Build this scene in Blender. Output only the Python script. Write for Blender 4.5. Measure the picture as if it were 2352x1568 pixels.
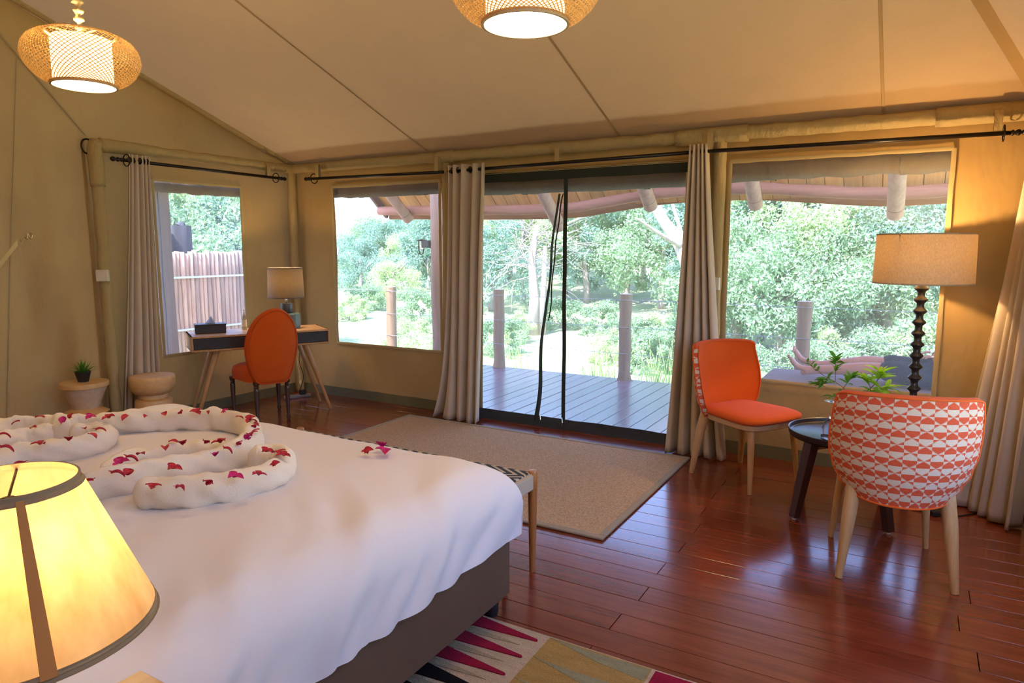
import bpy, math, random
from mathutils import Vector, Matrix, noise as mn
for o in list(bpy.data.objects): bpy.data.objects.remove(o)
SC = bpy.context.scene
COL = SC.collection
R = math.radians
PI = math.pi

# ------------------------------------------------------------------ camera
YAW = R(30.2); PITCH = math.atan(215 / 1580)
cd = bpy.data.cameras.new('camera'); cam = bpy.data.objects.new('camera', cd); COL.objects.link(cam)
cd.sensor_width = 36; cd.lens = 36 * 1580 / 2352; cd.clip_start = 0.05; cd.clip_end = 500
cam.location = (0, 0, 1.5); cam.rotation_euler = (PI / 2 - PITCH, 0, YAW)
SC.camera = cam

# ------------------------------------------------------------------ world, sun, exposure
SUN_AZ = R(188); SUN_EL = R(58)
w = bpy.data.worlds.new('world'); SC.world = w; w.use_nodes = True
wn = w.node_tree.nodes; wl = w.node_tree.links
sky = wn.new('ShaderNodeTexSky'); sky.sky_type = 'NISHITA'; sky.sun_disc = False
sky.sun_elevation = SUN_EL; sky.sun_rotation = SUN_AZ; sky.air_density = 1.3; sky.dust_density = 1.5; sky.ozone_density = 1.5
tint = wn.new('ShaderNodeMix'); tint.data_type = 'RGBA'; tint.blend_type = 'MULTIPLY'; tint.inputs[0].default_value = 1; tint.inputs[7].default_value = (.88, .93, 1.24, 1)
wl.new(sky.outputs[0], tint.inputs[6]); wl.new(tint.outputs[2], wn['Background'].inputs[0]); wn['Background'].inputs[1].default_value = 0.80
sl = bpy.data.lights.new('sun', 'SUN'); sl.energy = 14.0; sl.angle = R(0.6); sl.color = (.95, .96, 1.0)
so = bpy.data.objects.new('sun', sl); COL.objects.link(so)
sd = Vector((math.sin(SUN_AZ) * math.cos(SUN_EL), math.cos(SUN_AZ) * math.cos(SUN_EL), math.sin(SUN_EL)))
so.rotation_euler = sd.to_track_quat('Z', 'Y').to_euler(); so.location = (0, -5, 12)
vs = SC.view_settings; vs.view_transform = 'Standard'; vs.look = 'None'; vs.exposure = 0.30; vs.gamma = 1; vs.use_curve_mapping = False
SC.cycles.use_denoising = True
SC.cycles.max_bounces = 5; SC.cycles.diffuse_bounces = 3; SC.cycles.glossy_bounces = 2
SC.cycles.use_adaptive_sampling = True; SC.cycles.adaptive_threshold = .2; SC.cycles.adaptive_min_samples = 16
SC.cycles.transmission_bounces = 4; SC.cycles.transparent_max_bounces = 8
SC.cycles.sample_clamp_indirect = 6.0; SC.cycles.caustics_reflective = False; SC.cycles.caustics_refractive = False
WARM = (1.0, .66, .33)

# ------------------------------------------------------------------ helpers
class MB:
    """collects verts and faces for ONE mesh"""
    def __init__(s): s.v = []; s.f = []; s.uv = None
    def add(s, vs_, fs):
        b = len(s.v); s.v += [tuple(p) for p in vs_]; s.f += [tuple(b + i for i in f) for f in fs]; return s
    def box(s, x0, x1, y0, y1, z0, z1):
        return s.add([(x0,y0,z0),(x1,y0,z0),(x1,y1,z0),(x0,y1,z0),(x0,y0,z1),(x1,y0,z1),(x1,y1,z1),(x0,y1,z1)],
                     [(3,2,1,0),(4,5,6,7),(0,1,5,4),(1,2,6,5),(2,3,7,6),(3,0,4,7)])
    def bbox(s, x0, x1, y0, y1, z0, z1, b=.004):
        """box with bevelled edges"""
        xs=(x0,x0+b,x1-b,x1); 
        P=[]; idx={}
        def p(x,y,z):
            k=(round(x,6),round(y,6),round(z,6))
            if k not in idx: idx[k]=len(P); P.append((x,y,z))
            return idx[k]
        X=(x0,x1);Y=(y0,y1);Z=(z0,z1);sx=(b,-b)
        F=[]
        ix=lambda i:X[i]+sx[i]; iy=lambda i:Y[i]+sx[i]; iz=lambda i:Z[i]+sx[i]
        for i in (0,1):
            q=[p(X[i],iy(0),iz(0)),p(X[i],iy(1),iz(0)),p(X[i],iy(1),iz(1)),p(X[i],iy(0),iz(1))]; F.append(q if i else q[::-1])
            q=[p(ix(0),Y[i],iz(0)),p(ix(1),Y[i],iz(0)),p(ix(1),Y[i],iz(1)),p(ix(0),Y[i],iz(1))]; F.append(q[::-1] if i else q)
            q=[p(ix(0),iy(0),Z[i]),p(ix(1),iy(0),Z[i]),p(ix(1),iy(1),Z[i]),p(ix(0),iy(1),Z[i])]; F.append(q if i else q[::-1])
        for i in (0,1):
            for j in (0,1):
                fl=(i+j)%2==0
                q=[p(X[i],iy(j),iz(0)),p(X[i],iy(j),iz(1)),p(ix(i),Y[j],iz(1)),p(ix(i),Y[j],iz(0))]; F.append(q if fl else q[::-1])
                q=[p(X[i],iy(0),iz(j)),p(ix(i),iy(0),Z[j]),p(ix(i),iy(1),Z[j]),p(X[i],iy(1),iz(j))]; F.append(q if fl else q[::-1])
                q=[p(ix(0),Y[i],iz(j)),p(ix(1),Y[i],iz(j)),p(ix(1),iy(i),Z[j]),p(ix(0),iy(i),Z[j])]; F.append(q if fl else q[::-1])
                for k in (0,1):
                    q=[p(X[i],iy(j),iz(k)),p(ix(i),Y[j],iz(k)),p(ix(i),iy(j),Z[k])]; F.append(q if (i+j+k)%2 else q[::-1])
        return s.add(P,F)
    def tube(s, pts, rad, n=10, cap=True, wob=0, seed=0, sq=1.0, wf=9):
        """sweep a circle along pts; rad number or list"""
        pts=[Vector(p) for p in pts]; m=len(pts)
        rs=rad if isinstance(rad,(list,tuple)) else [rad]*m
        V=[];up=None
        for i,p in enumerate(pts):
            t=(pts[min(i+1,m-1)]-pts[max(i-1,0)])
            if t.length<1e-9: t=Vector((0,0,1))
            t.normalize()
            if up is None:
                a=Vector((0,0,1)) if abs(t.z)<.9 else Vector((1,0,0))
                up=(a-t*a.dot(t)).normalized()
            else:
                up=(up-t*up.dot(t)); up.normalize()
            sd_=t.cross(up)
            for k in range(n):
                a=2*PI*k/n
                rr=rs[i]
                if wob: rr*=1+wob*mn.noise(Vector((p.x*wf+seed,p.y*wf+math.cos(a)*1.3,p.z*wf+math.sin(a)*1.3)))
                V.append(p+up*(math.cos(a)*rr*sq)+sd_*(math.sin(a)*rr))
        F=[(i*n+k,i*n+(k+1)%n,(i+1)*n+(k+1)%n,(i+1)*n+k) for i in range(m-1) for k in range(n)]
        if cap: F+=[tuple(range(n))[::-1],tuple((m-1)*n+k for k in range(n))]
        return s.add(V,F)
    def lathe(s, prof, c=(0,0,0), n=32, capb=True, capt=True):
        V=[(c[0]+r*math.cos(2*PI*k/n),c[1]+r*math.sin(2*PI*k/n),c[2]+z) for r,z in prof for k in range(n)]
        m=len(prof)
        F=[(i*n+k,i*n+(k+1)%n,(i+1)*n+(k+1)%n,(i+1)*n+k) for i in range(m-1) for k in range(n)]
        if capb: F.append(tuple(range(n))[::-1])
        if capt: F.append(tuple((m-1)*n+k for k in range(n)))
        return s.add(V,F)
    def grid(s, fn, nu, nv, closeu=False):
        V=[fn(i/(nu if closeu else nu),j/nv) for j in range(nv+1) for i in range(nu+(0 if closeu else 1))]
        w_=nu if closeu else nu+1
        F=[(j*w_+i,j*w_+(i+1)%w_,(j+1)*w_+(i+1)%w_,(j+1)*w_+i) for j in range(nv) for i in range(nu)]
        return s.add(V,F)
    def prism(s, poly, z0, z1):
        n=len(poly)
        return s.add([(x,y,z0) for x,y in poly]+[(x,y,z1) for x,y in poly],
                     [tuple(range(n))[::-1],tuple(range(n,2*n))]+[(i,(i+1)%n,n+(i+1)%n,n+i) for i in range(n)])
    def mesh(s, name, mat, smooth=False):
        me=bpy.data.meshes.new(name); me.from_pydata(s.v,[],s.f)
        if mat: me.materials.append(mat)
        if smooth: me.polygons.foreach_set('use_smooth',[True]*len(me.polygons))
        me.update(); return me
    def build(s, name, mat, parent=None, smooth=False, auto=None):
        me=s.mesh(name,mat,smooth or auto is not None)
        if auto is not None: me.set_sharp_from_angle(angle=R(auto))
        o=bpy.data.objects.new(name,me); COL.objects.link(o)
        if parent: o.parent=parent
        return o
def tag(o,label=None,cat=None,group=None,kind=None):
    if label: o['label']=label
    if cat: o['category']=cat
    if group: o['group']=group
    if kind: o['kind']=kind
    return o
def thing(name,label,cat,loc=(0,0,0),rz=0,group=None):
    o=bpy.data.objects.new(name,None); COL.objects.link(o); o.location=loc; o.rotation_euler=(0,0,rz); o.empty_display_size=.1
    return tag(o,label,cat,group)
def struct(o,label=None):
    o['kind']='structure'
    if label: o['label']=label
    return o
def copy_tree(o,parent=None):
    c=o.copy(); COL.objects.link(c); c.parent=parent
    for ch in [x for x in bpy.data.objects if x.parent==o]: copy_tree(ch,c)
    return c
def inst(name,me,parent=None,loc=(0,0,0),rot=(0,0,0),scale=(1,1,1)):
    o=bpy.data.objects.new(name,me); COL.objects.link(o); o.parent=parent; o.location=loc; o.rotation_euler=rot; o.scale=scale
    return o
def lamp(name,loc,energy,rad=.04,color=WARM,parent=None):
    l=bpy.data.lights.new(name,'POINT'); l.energy=energy; l.shadow_soft_size=rad; l.color=color
    o=bpy.data.objects.new(name,l); COL.objects.link(o); o.location=loc
    if parent: o.parent=parent
    return o
def nz(x,y,z=0): return mn.noise(Vector((x,y,z)))
def lerp(a,b,t): return a+(b-a)*t
def spline(pts,n=8):
    """Catmull-Rom through pts"""
    P=[Vector(p) for p in pts]; P=[P[0]*2-P[1]]+P+[P[-1]*2-P[-2]]; out=[]
    for i in range(1,len(P)-2):
        for k in range(n):
            t=k/n; a,b,c,d=P[i-1],P[i],P[i+1],P[i+2]
            out.append(.5*((2*b)+(c-a)*t+(2*a-5*b+4*c-d)*t*t+(3*b-a-3*c+d)*t**3))
    out.append(P[-2]); return out

# ------------------------------------------------------------------ materials
class NT:
    def __init__(s,name):
        s.m=bpy.data.materials.new(name); s.m.use_nodes=True; s.t=s.m.node_tree; s.n=s.t.nodes; s.l=s.t.links
        s.b=s.n['Principled BSDF']; s.out=s.n['Material Output']
    def node(s,t,**k):
        x=s.n.new(t)
        for a,b in k.items(): setattr(x,a,b)
        return x
    def set(s,sock,v):
        if hasattr(v,'is_linked') or isinstance(v,bpy.types.NodeSocket): s.l.new(v,sock)
        else: sock.default_value=v
    def math(s,op,a,b=0.0,c=None):
        x=s.node('ShaderNodeMath',operation=op); s.set(x.inputs[0],a); s.set(x.inputs[1],b)
        if c is not None: s.set(x.inputs[2],c)
        return x.outputs[0]
    def coord(s,kind='Object'): return s.node('ShaderNodeTexCoord').outputs[kind]
    def mapping(s,vec,scale=(1,1,1),rot=(0,0,0),loc=(0,0,0)):
        x=s.node('ShaderNodeMapping'); s.l.new(vec,x.inputs[0]); x.inputs['Scale'].default_value=scale; x.inputs['Rotation'].default_value=rot; x.inputs['Location'].default_value=loc
        return x.outputs[0]
    def noise(s,vec,scale=5,detail=3,rough=.55):
        x=s.node('ShaderNodeTexNoise'); s.l.new(vec,x.inputs['Vector']); x.inputs['Scale'].default_value=scale; x.inputs['Detail'].default_value=detail; x.inputs['Roughness'].default_value=rough
        return x.outputs['Fac']
    def ramp(s,fac,stops):
        x=s.node('ShaderNodeValToRGB'); s.l.new(fac,x.inputs[0]); e=x.color_ramp.elements
        while len(e)<len(stops): e.new(.5)
        for q,(p,c) in zip(e,stops): q.position=p; q.color=(*c,1)
        return x.outputs[0]
    def mix(s,fac,a,b):
        x=s.node('ShaderNodeMix',data_type='RGBA'); s.set(x.inputs[0],fac); s.set(x.inputs[6],a if not isinstance(a,tuple) else (*a[:3],1)); s.set(x.inputs[7],b if not isinstance(b,tuple) else (*b[:3],1))
        return x.outputs[2]
    def bump(s,h,strength=.3,dist=.01,normal=None):
        x=s.node('ShaderNodeBump'); x.inputs['Strength'].default_value=strength; x.inputs['Distance'].default_value=dist; s.l.new(h,x.inputs['Height'])
        if normal is not None: s.l.new(normal,x.inputs['Normal'])
        return x.outputs[0]
    def rnd(s): return s.node('ShaderNodeObjectInfo').outputs['Random']
    def col(s,c): s.set(s.b.inputs['Base Color'],c if not isinstance(c,tuple) else (*c,1)); return s
    def p(s,**k):
        for a,b in k.items(): s.set(s.b.inputs[a.replace('_',' ')],b)
        return s
    def translucent(s,amount,color,normal=None):
        tr=s.node('ShaderNodeBsdfTranslucent'); s.set(tr.inputs[0],color if not isinstance(color,tuple) else (*color,1))
        mx=s.node('ShaderNodeMixShader'); mx.inputs[0].default_value=amount
        s.l.new(s.b.outputs[0],mx.inputs[1]); s.l.new(tr.outputs[0],mx.inputs[2]); s.l.new(mx.outputs[0],s.out.inputs[0])
        return s
def sc(c,k): return tuple(min(1,x*k) for x in c)
def plain(name,c,rough=.5,metal=0,var=.12,scale=8,bump=0,bscale=60,spec=.5,**k):
    t=NT(name); n=t.noise(t.coord(),scale,3)
    t.col(t.ramp(n,[(.3,sc(c,1-var)),(.7,sc(c,1+var))])); t.p(Roughness=rough,Metallic=metal); t.b.inputs['Specular IOR Level'].default_value=spec
    if bump: t.p(Normal=t.bump(t.noise(t.coord(),bscale,3),bump,.004))
    if k: t.p(**k)
    return t.m
def fabric(name,c,weave=500,bump=.25,var=.1,rough=.9,trans=0,tcol=None,wr=0,wrs=6,sheen=0):
    t=NT(name); o=t.coord(); n=t.noise(o,3,4); f=t.noise(t.mapping(o,(1,1,1)),weave,1)
    k=t.math('ADD',t.math('MULTIPLY',n,.6),t.math('MULTIPLY',f,.4))
    t.col(t.ramp(k,[(.3,sc(c,1-var)),(.7,sc(c,1+var))])); t.p(Roughness=rough); t.b.inputs['Specular IOR Level'].default_value=.2
    nb=t.bump(f,bump,.002)
    if wr: nb=t.bump(t.noise(t.mapping(o,(1,1,.45)),wrs,4,.6),wr,.05,nb)
    t.p(Normal=nb)
    if sheen: t.p(Sheen_Weight=sheen)
    if trans: t.translucent(trans,tcol or c)
    return t.m
def wood(name,c1,c2,axis='x',scale=1.0,rough=.4,coat=0,rand=.25,bump=.08):
    t=NT(name); o=t.coord(); s={'x':(1,9,9),'y':(9,1,9),'z':(9,9,1)}[axis]
    oi=t.node('ShaderNodeObjectInfo'); va=t.node('ShaderNodeVectorMath',operation='ADD'); 
    cb=t.node('ShaderNodeCombineXYZ'); t.l.new(t.math('MULTIPLY',oi.outputs['Random'],37.0),cb.inputs[0]); t.l.new(t.math('MULTIPLY',oi.outputs['Random'],91.0),cb.inputs[1])
    t.l.new(o,va.inputs[0]); t.l.new(cb.outputs[0],va.inputs[1])
    mp=t.mapping(va.outputs[0],tuple(x*scale for x in s))
    n=t.noise(mp,2.2,6,.65); g=t.noise(t.mapping(va.outputs[0],tuple((1 if x==1 else 40)*scale for x in s)),3,3)
    k=t.math('ADD',t.math('MULTIPLY',n,.7),t.math('MULTIPLY',g,.3))
    base=t.ramp(k,[(.33,c1),(.68,c2)])
    h=t.node('ShaderNodeHueSaturation'); t.l.new(base,h.inputs['Color']); t.l.new(t.math('ADD',t.math('MULTIPLY',oi.outputs['Random'],rand*2),1-rand),h.inputs['Value'])
    t.col(h.outputs[0]); t.p(Roughness=rough,Normal=t.bump(g,bump,.003))
    if coat: t.p(Coat_Weight=coat,Coat_Roughness=.12)
    return t.m
M={}
M['canvas']=fabric('canvas',(.44,.28,.105),weave=700,bump=.15,var=.07,trans=.05,tcol=(.6,.40,.16),wr=.7,wrs=3.0)
M['roofcanvas']=fabric('roof canvas',(.43,.285,.13),weave=700,bump=.12,var=.05,trans=.05,tcol=(.6,.42,.20),wr=.4,wrs=2.2)
M['sleeve']=fabric('canvas sleeve',(.44,.33,.15),weave=600,bump=.15,var=.06,wr=.5,wrs=14)
M['seam']=fabric('seam',(.42,.32,.18),weave=600,var=.05)
M['binding']=fabric('binding',(.46,.35,.17),weave=600,var=.08)
M['skirting']=fabric('skirting canvas',(.15,.14,.085),weave=400,var=.12)
M['roll']=fabric('rolled flap',(.17,.14,.10),weave=300,bump=.3,var=.15,wr=.4,wrs=8)
M['zip']=fabric('zip tape',(.035,.04,.03),weave=400)
M['curtain']=fabric('curtain',(.66,.54,.40),weave=500,bump=.2,var=.05,trans=.15,tcol=(.6,.5,.4))
M['metal']=plain('dark metal',(.03,.025,.02),.3,.8)
M['chrome']=plain('chrome',(.7,.7,.7),.2,1)
M['plastic']=plain('cream plastic',(.72,.66,.52),.4)
M['floor']=wood('floor plank',(.13,.020,.008),(.26,.052,.017),'x',1.0,.22,.6,.14,.04)
M['floorbase']=plain('floor gap',(.03,.012,.008),.8)
M['deck']=wood('deck board',(.13,.07,.085),(.23,.135,.15),'y',1.0,.30,.35,.22,.06)
M['duvet']=fabric('white cotton',(.80,.75,.735),weave=900,bump=.015,var=.015,wr=.12,wrs=3.5)
M['towel']=fabric('terry towel',(.86,.76,.62),weave=260,bump=.6,var=.05)
M['bedbase']=fabric('brown upholstery',(.145,.085,.05),weave=350,var=.18)
M['black']=plain('black',(.012,.012,.012),.45)
M['orange']=fabric('orange velvet',(.70,.105,.010),weave=500,bump=.15,var=.07,sheen=.08)
M['ash']=wood('pale wood',(.42,.22,.075),(.62,.37,.16),'z',1.2,.5,0,.06)
M['ashx']=wood('pale wood x',(.46,.26,.11),(.64,.40,.20),'y',1.2,.45,0,.06)
M['honey']=wood('honey wood',(.66,.38,.14),(.82,.53,.24),'x',1.6,.42,0,.06)
M['stoolpale']=wood('pale stool wood',(.68,.50,.31),(.80,.63,.42),'x',1.6,.5,0,.05)
M['teak']=wood('teak',(.36,.13,.03),(.50,.21,.06),'z',1.3,.32,.2,.05)
M['night']=wood('oak top',(.40,.20,.07),(.58,.33,.13),'y',1.0,.4,.15,.05)
M['ebony']=wood('dark turned wood',(.05,.025,.018),(.10,.055,.04),'z',1.0,.25,.3,.05)
M['espresso']=wood('espresso wood',(.035,.012,.010),(.075,.026,.022),'z',1.0,.28,.3,.05)
M['drawer']=wood('charcoal drawer',(.018,.017,.018),(.04,.038,.038),'y',1.5,.55,0,.05)
M['log']=wood('peeled log',(.42,.25,.18),(.58,.40,.30),'z',.8,.75,0,.08,.3)
M['logx']=wood('peeled log x',(.40,.16,.11),(.55,.27,.19),'x',.8,.75,0,.08,.3)
M['pine']=wood('pine board',(.70,.32,.085),(.92,.52,.18),'y',.9,.6,0,.15)
M['fascia']=wood('fascia board',(.34,.15,.08),(.48,.24,.13),'x',.9,.7,0,.08)
M['postgrey']=wood('weathered post',(.19,.12,.065),(.34,.23,.13),'z',.9,.85,0,.1,.3)
M['timber']=wood('timber post',(.30,.24,.23),(.42,.35,.34),'z',.7,.85,0,.04,.3)
M['stake']=wood('stake bark',(.42,.24,.15),(.80,.58,.42),'z',.7,.9,0,.3,.4)
M['stump']=wood('charred stump',(.03,.028,.035),(.09,.085,.10),'z',.7,.9,0,.1,.5)
M['wire']=plain('galvanised wire',(.35,.37,.36),.4,.6)
M['rail']=plain('galvanised rail',(.62,.63,.66),.35,.5)
M['bark']=wood('pale bark',(.28,.24,.21),(.46,.41,.37),'z',.8,.9,0,.1,.4)
def leafmat(name,c,trans=.35):
    t=NT(name); n=t.noise(t.coord(),1.3,3); r=t.rnd()
    t.col(t.ramp(n,[(.3,sc(c,.62)),(.7,sc(c,1.4))])); t.p(Roughness=.55); t.b.inputs['Specular IOR Level'].default_value=.3
    t.translucent(trans,sc((c[0]*1.1,c[1]*1.25,c[2]*.7),1.2)); return t.m
M['leafA']=leafmat('leaf blue green',(.22,.34,.30)); M['leafB']=leafmat('leaf mid green',(.27,.38,.25)); M['leafC']=leafmat('leaf yellow green',(.44,.52,.32))
M['grass']=leafmat('grass',(.40,.58,.16),.3); M['succ']=leafmat('succulent',(.10,.30,.03),.2)
M['twigleaf']=leafmat('twig leaf',(.10,.30,.03),.25); M['twigleafB']=leafmat('young leaf',(.32,.58,.05),.35)
# ------------------------------------------------------------------ the tent shell
XL,YB,XR,YF=-5.60,5.10,.66,-1.6
RIDGE=1.4
def zr(y): return 2.33+.36*(5.1-y) if y>=RIDGE else 2.33+.36*(5.1-RIDGE)-.36*(RIDGE-y)
def hipx(y): return .58+.4028*(y-5.1) if y<5.1 else .58
def screenmat(name,amt,c):
    t=NT(name); tr=t.node('ShaderNodeBsdfTransparent'); tl=t.node('ShaderNodeBsdfTranslucent'); tl.inputs[0].default_value=(*c,1)
    df=t.node('ShaderNodeBsdfDiffuse'); df.inputs[0].default_value=(*c,1)
    a=t.node('ShaderNodeMixShader'); a.inputs[0].default_value=.7; t.l.new(df.outputs[0],a.inputs[1]); t.l.new(tl.outputs[0],a.inputs[2])
    m=t.node('ShaderNodeMixShader'); m.inputs[0].default_value=amt; t.l.new(tr.outputs[0],m.inputs[1]); t.l.new(a.outputs[0],m.inputs[2]); t.l.new(m.outputs[0],t.out.inputs[0])
    return t.m
M['mesh']=screenmat('insect mesh',.15,(.80,.82,.88)); M['mesh2']=screenmat('insect mesh overlap',.2,(.75,.76,.80))

# floor: a slab that carries every plank
fl=struct(MB().box(-6.6,.9,-1.8,5.16,-.16,-.022).build('floor',M['floorbase']),'polished dark red hardwood floor of long planks')
random.seed(4)
pm={}
row=0; y=5.14
PW=.137
while y>-1.2:
    js=[-.95+k*2.36+(0 if row%2 else 1.22)+random.uniform(-.04,.04) for k in range(-4,3)]
    js=[-6.5]+[j for j in js if -6.3<j<.7]+[.85]
    for a,b in zip(js[:-1],js[1:]):
        L=round(b-a-.003,3)
        me=pm.get(L) or MB().bbox(-L/2,L/2,-PW/2+.0015,PW/2-.0015,-.025,0,.0010).mesh('plank',M['floor']); pm[L]=me
        inst('plank',me,fl,((a+b)/2,y-PW/2,random.uniform(-.0008,0)))
    y-=PW; row+=1

def wallgrid(us,vs,holes,P,mb):
    idx={}
    def vid(i,j):
        if (i,j) not in idx: idx[(i,j)]=len(mb.v); mb.v.append(P(us[i],vs[j]))
        return idx[(i,j)]
    for i in range(len(us)-1):
        for j in range(len(vs)-1):
            cu=(us[i]+us[i+1])/2; cv=(vs[j]+vs[j+1])/2
            if any(a<cu<b and c<cv<d for a,b,c,d in holes): continue
            mb.f.append((vid(i,j),vid(i+1,j),vid(i+1,j+1),vid(i,j+1)))
def breaks(a,b,marks,step):
    m=sorted(set([a,b]+[x for x in marks if a<x<b])); out=[]
    for p,q in zip(m[:-1],m[1:]):
        n=max(1,round((q-p)/step)); out+=[p+(q-p)*k/n for k in range(n)]
    return out+[m[-1]]
W1=(-5.0,-3.695,.55,2.09); DR=(-3.27,-1.47,.06,2.12); W2=(-1.17,.16,.56,2.10)
hb=[W1,DR,W2]
mb=MB()
xs=breaks(XL,XR,[h[0] for h in hb]+[h[1] for h in hb],.09); zs=breaks(0,2.34,[h[2] for h in hb]+[h[3] for h in hb],.09)
wallgrid(xs,zs,hb,lambda x,z:(x,YB+.022*nz(x*1.1,z*.9,3)*min(1,z*3)+.010*nz(x*3+z*2.2,z*1.2-x,9)+.008*math.sin((x*1.2+z)*9)*max(0,nz(x,z,5)),z),mb)
wb=struct(mb.build('wall_back',M['canvas'],smooth=True),'tan canvas tent wall around the veranda openings')
WL=(3.58,4.465,.565,2.07)
mb=MB()
ys=breaks(3.035,YB,[WL[0],WL[1]],.09); zs=breaks(0,2.33,[WL[2],WL[3]],.09)
wallgrid(ys,zs,[WL],lambda y,z:(XL+.02*nz(y*1.2,z,13)+.014*math.sin((y*1.3-z*.5)*10)*max(0,nz(y,z*.6,7)),y,z),mb)
mb.grid(lambda u,v:(XL+.02*nz((3.06+u*2.04)*1.2,2.33+v,13)+.02*nz(u*5,v*3,2)*v*(1-v),3.06+u*2.04,lerp(2.33,zr(3.06+u*2.04),v)),26,10)
def crease(t): return (3.06-t*.87,2.36+t*1.0)
def gabU(u,v):
    y,z=crease(u); return (XL+.03*nz(y*1.2,z,13)*v*(1-v),y,lerp(z,zr(y),v))
mb.grid(gabU,14,6)
wl_=struct(mb.build('wall_left',M['canvas'],smooth=True),'tan canvas gable wall with the side window')
mb=MB()
def alc(u,v):
    y,z=crease(u); a=Vector((XL,y,z)); b=Vector((lerp(-5.62,-6.12,u),lerp(3.07,1.75,u),0))
    p=a.lerp(b,v); s=math.sin(PI*min(1,v*1.3))
    e=min(1,u*8); e*=1.25; d=.06*e*math.sin(u*13+v*5)*v+e*(.03*nz(u*6+v*3,v*2.5,4)*s+.02*math.sin(u*31-v*7)*max(0,v-.25))
    return (p.x-d*.9,p.y+d*.3,p.z)
mb.grid(alc,60,40)
def alc2(u,v):
    a=Vector((XL,2.19,zr(2.19))).lerp(Vector((XL,YF,zr(YF))),u)
    if u<1: a.z=zr(a.y)
    b=Vector((-6.12,1.75,0)).lerp(Vector((-6.12,YF,0)),u); return tuple(a.lerp(b,v))
mb.grid(alc2,20,8)
struct(mb.build('wall_left_rear',M['canvas'],smooth=True),'draped tan canvas wall behind the potted plant stool')
WR=(1.7,3.7,.60,2.02)
mb=MB(); ys=breaks(YF,YB,[WR[0],WR[1]],.2); zs=breaks(0,2.33,[WR[2],WR[3]],.2)
wallgrid(ys,zs,[WR],lambda y,z:(XR+.015*nz(y,z,23),y,z),mb)
struct(mb.build('wall_right',M['canvas'],smooth=True),'tan canvas tent wall at the right edge')
mb=MB(); mb.grid(lambda u,v:(lerp(-6.12,XR,u),YF,lerp(0,zr(YF),v)),20,8)
struct(mb.build('wall_front',M['canvas']),'tan canvas wall behind the bed head')
# roof
mb=MB()
def roofp(u,v):
    y=lerp(YB,RIDGE,v); x=lerp(lerp(-6.2,-5.72,max(0,min(1,(y-2.6)/.4))),hipx(y),u)
    return (x,y,zr(y)+.012*nz(x*.8,y*.8,31)-.012*math.sin(PI*v)+.006*nz(x*5-y*2,y*4,3)*max(0,1-v*3))
mb.grid(roofp,110,60)
mb.grid(lambda u,v:(lerp(-6.2,XR,u),lerp(RIDGE,YF,v),zr(lerp(RIDGE,YF,v))),20,8)
rf=struct(mb.build('ceiling',M['roofcanvas'],smooth=True),'sloping tan canvas tent roof lining with stitched seams')
mb=MB()
mb.grid(lambda u,v:(lerp(hipx(lerp(YB,RIDGE,v)),XR+.0,u),lerp(YB,RIDGE,v),lerp(zr(lerp(YB,RIDGE,v)),2.33,u)),10,30)
struct(mb.build('ceiling_hip',M['roofcanvas'],smooth=True),'canvas roof panel beyond the hip seam at right')
for sx in (-3.80,-2.0,-.235):
    m_=MB(); m_.grid(lambda u,v:(sx+(u-.5)*.016,lerp(5.06,RIDGE,v),zr(lerp(5.06,RIDGE,v))+.012*nz(sx*.8,lerp(5.06,RIDGE,v)*.8,31)-.012*math.sin(PI*lerp(.01,1,v))-.004),1,60)
    m_.build('seam',M['roofcanvas'],rf)
    m_=MB()
    for d in (-.008,.008):
        m_.tube([(sx+d,yy,zr(yy)+.012*nz(sx*.8,yy*.8,31)-.012*math.sin(PI*(5.1-yy)/3.7)-.005) for yy in [5.06-k*.06 for k in range(61)]],.0008,4)
    m_.build('stitch_line',M['seam'],rf)
m_=MB(); m_.tube([(-5.52,yy,zr(yy)-.012) for yy in [5.08-.1*k for k in range(36)]],.026,10,wob=.15); struct(m_.build('trim_1',M['sleeve'],smooth=True),'piped canvas seam where the gable wall meets the roof')
m_=MB(); m_.grid(lambda u,v:(hipx(lerp(5.1,RIDGE,v))+(u-.5)*.06,lerp(5.1,RIDGE,v)-(u-.5)*.03,zr(lerp(5.1,RIDGE,v))-.008-.02*abs(u-.5)),2,40); struct(m_.build('trim_2',M['roofcanvas'],smooth=True),'wide reinforced hip seam at the upper right')
m_=MB(); m_.tube([(XL+.012,crease(t)[0]+.01,crease(t)[1]) for t in [k/20 for k in range(21)]],.007,6); struct(m_.build('trim_3',M['seam']),'diagonal stitched canvas seam above the left tent pole')
m_=MB(); m_.tube([tuple(Vector(alc(.48,v))+Vector((.008,-.004,0))) for v in [k/30 for k in range(31)]],.0035,5); struct(m_.build('trim_4',M['seam']),'vertical stitched seam in the draped left wall')
# eave tubes and poles (fabric covered)
def sleeve(name,pts,r,label,mat='sleeve',wob=.16,n=14,seed=0):
    P=[]
    for a,b in zip(pts[:-1],pts[1:]):
        a=Vector(a); b=Vector(b); k=max(2,int((b-a).length/.035)); P+=[a.lerp(b,i/k) for i in range(k)]
    P.append(Vector(pts[-1])); m_=MB(); m_.tube(P,[r*(1+.10*nz(i*.31,seed)) for i in range(len(P))],n,wob=wob,seed=seed)
    return struct(m_.build(name,M[mat],smooth=True),label)
bm=sleeve('trim_5',[(-5.55,5.03,2.285),(.62,5.03,2.285)],.046,'padded canvas eave tube along the veranda wall',seed=3)
for x0,x1,r in ((-3.68,-3.50,.056),(-1.55,-1.05,.058),(.05,.62,.058)):
    m_=MB(); m_.tube([(lerp(x0,x1,k/8),5.03,2.283) for k in range(9)],[r*(1+.04*nz(k*.7,x0)) for k in range(9)],16,wob=.08); m_.build('joint_sleeve',M['sleeve'],bm,smooth=True)
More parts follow.
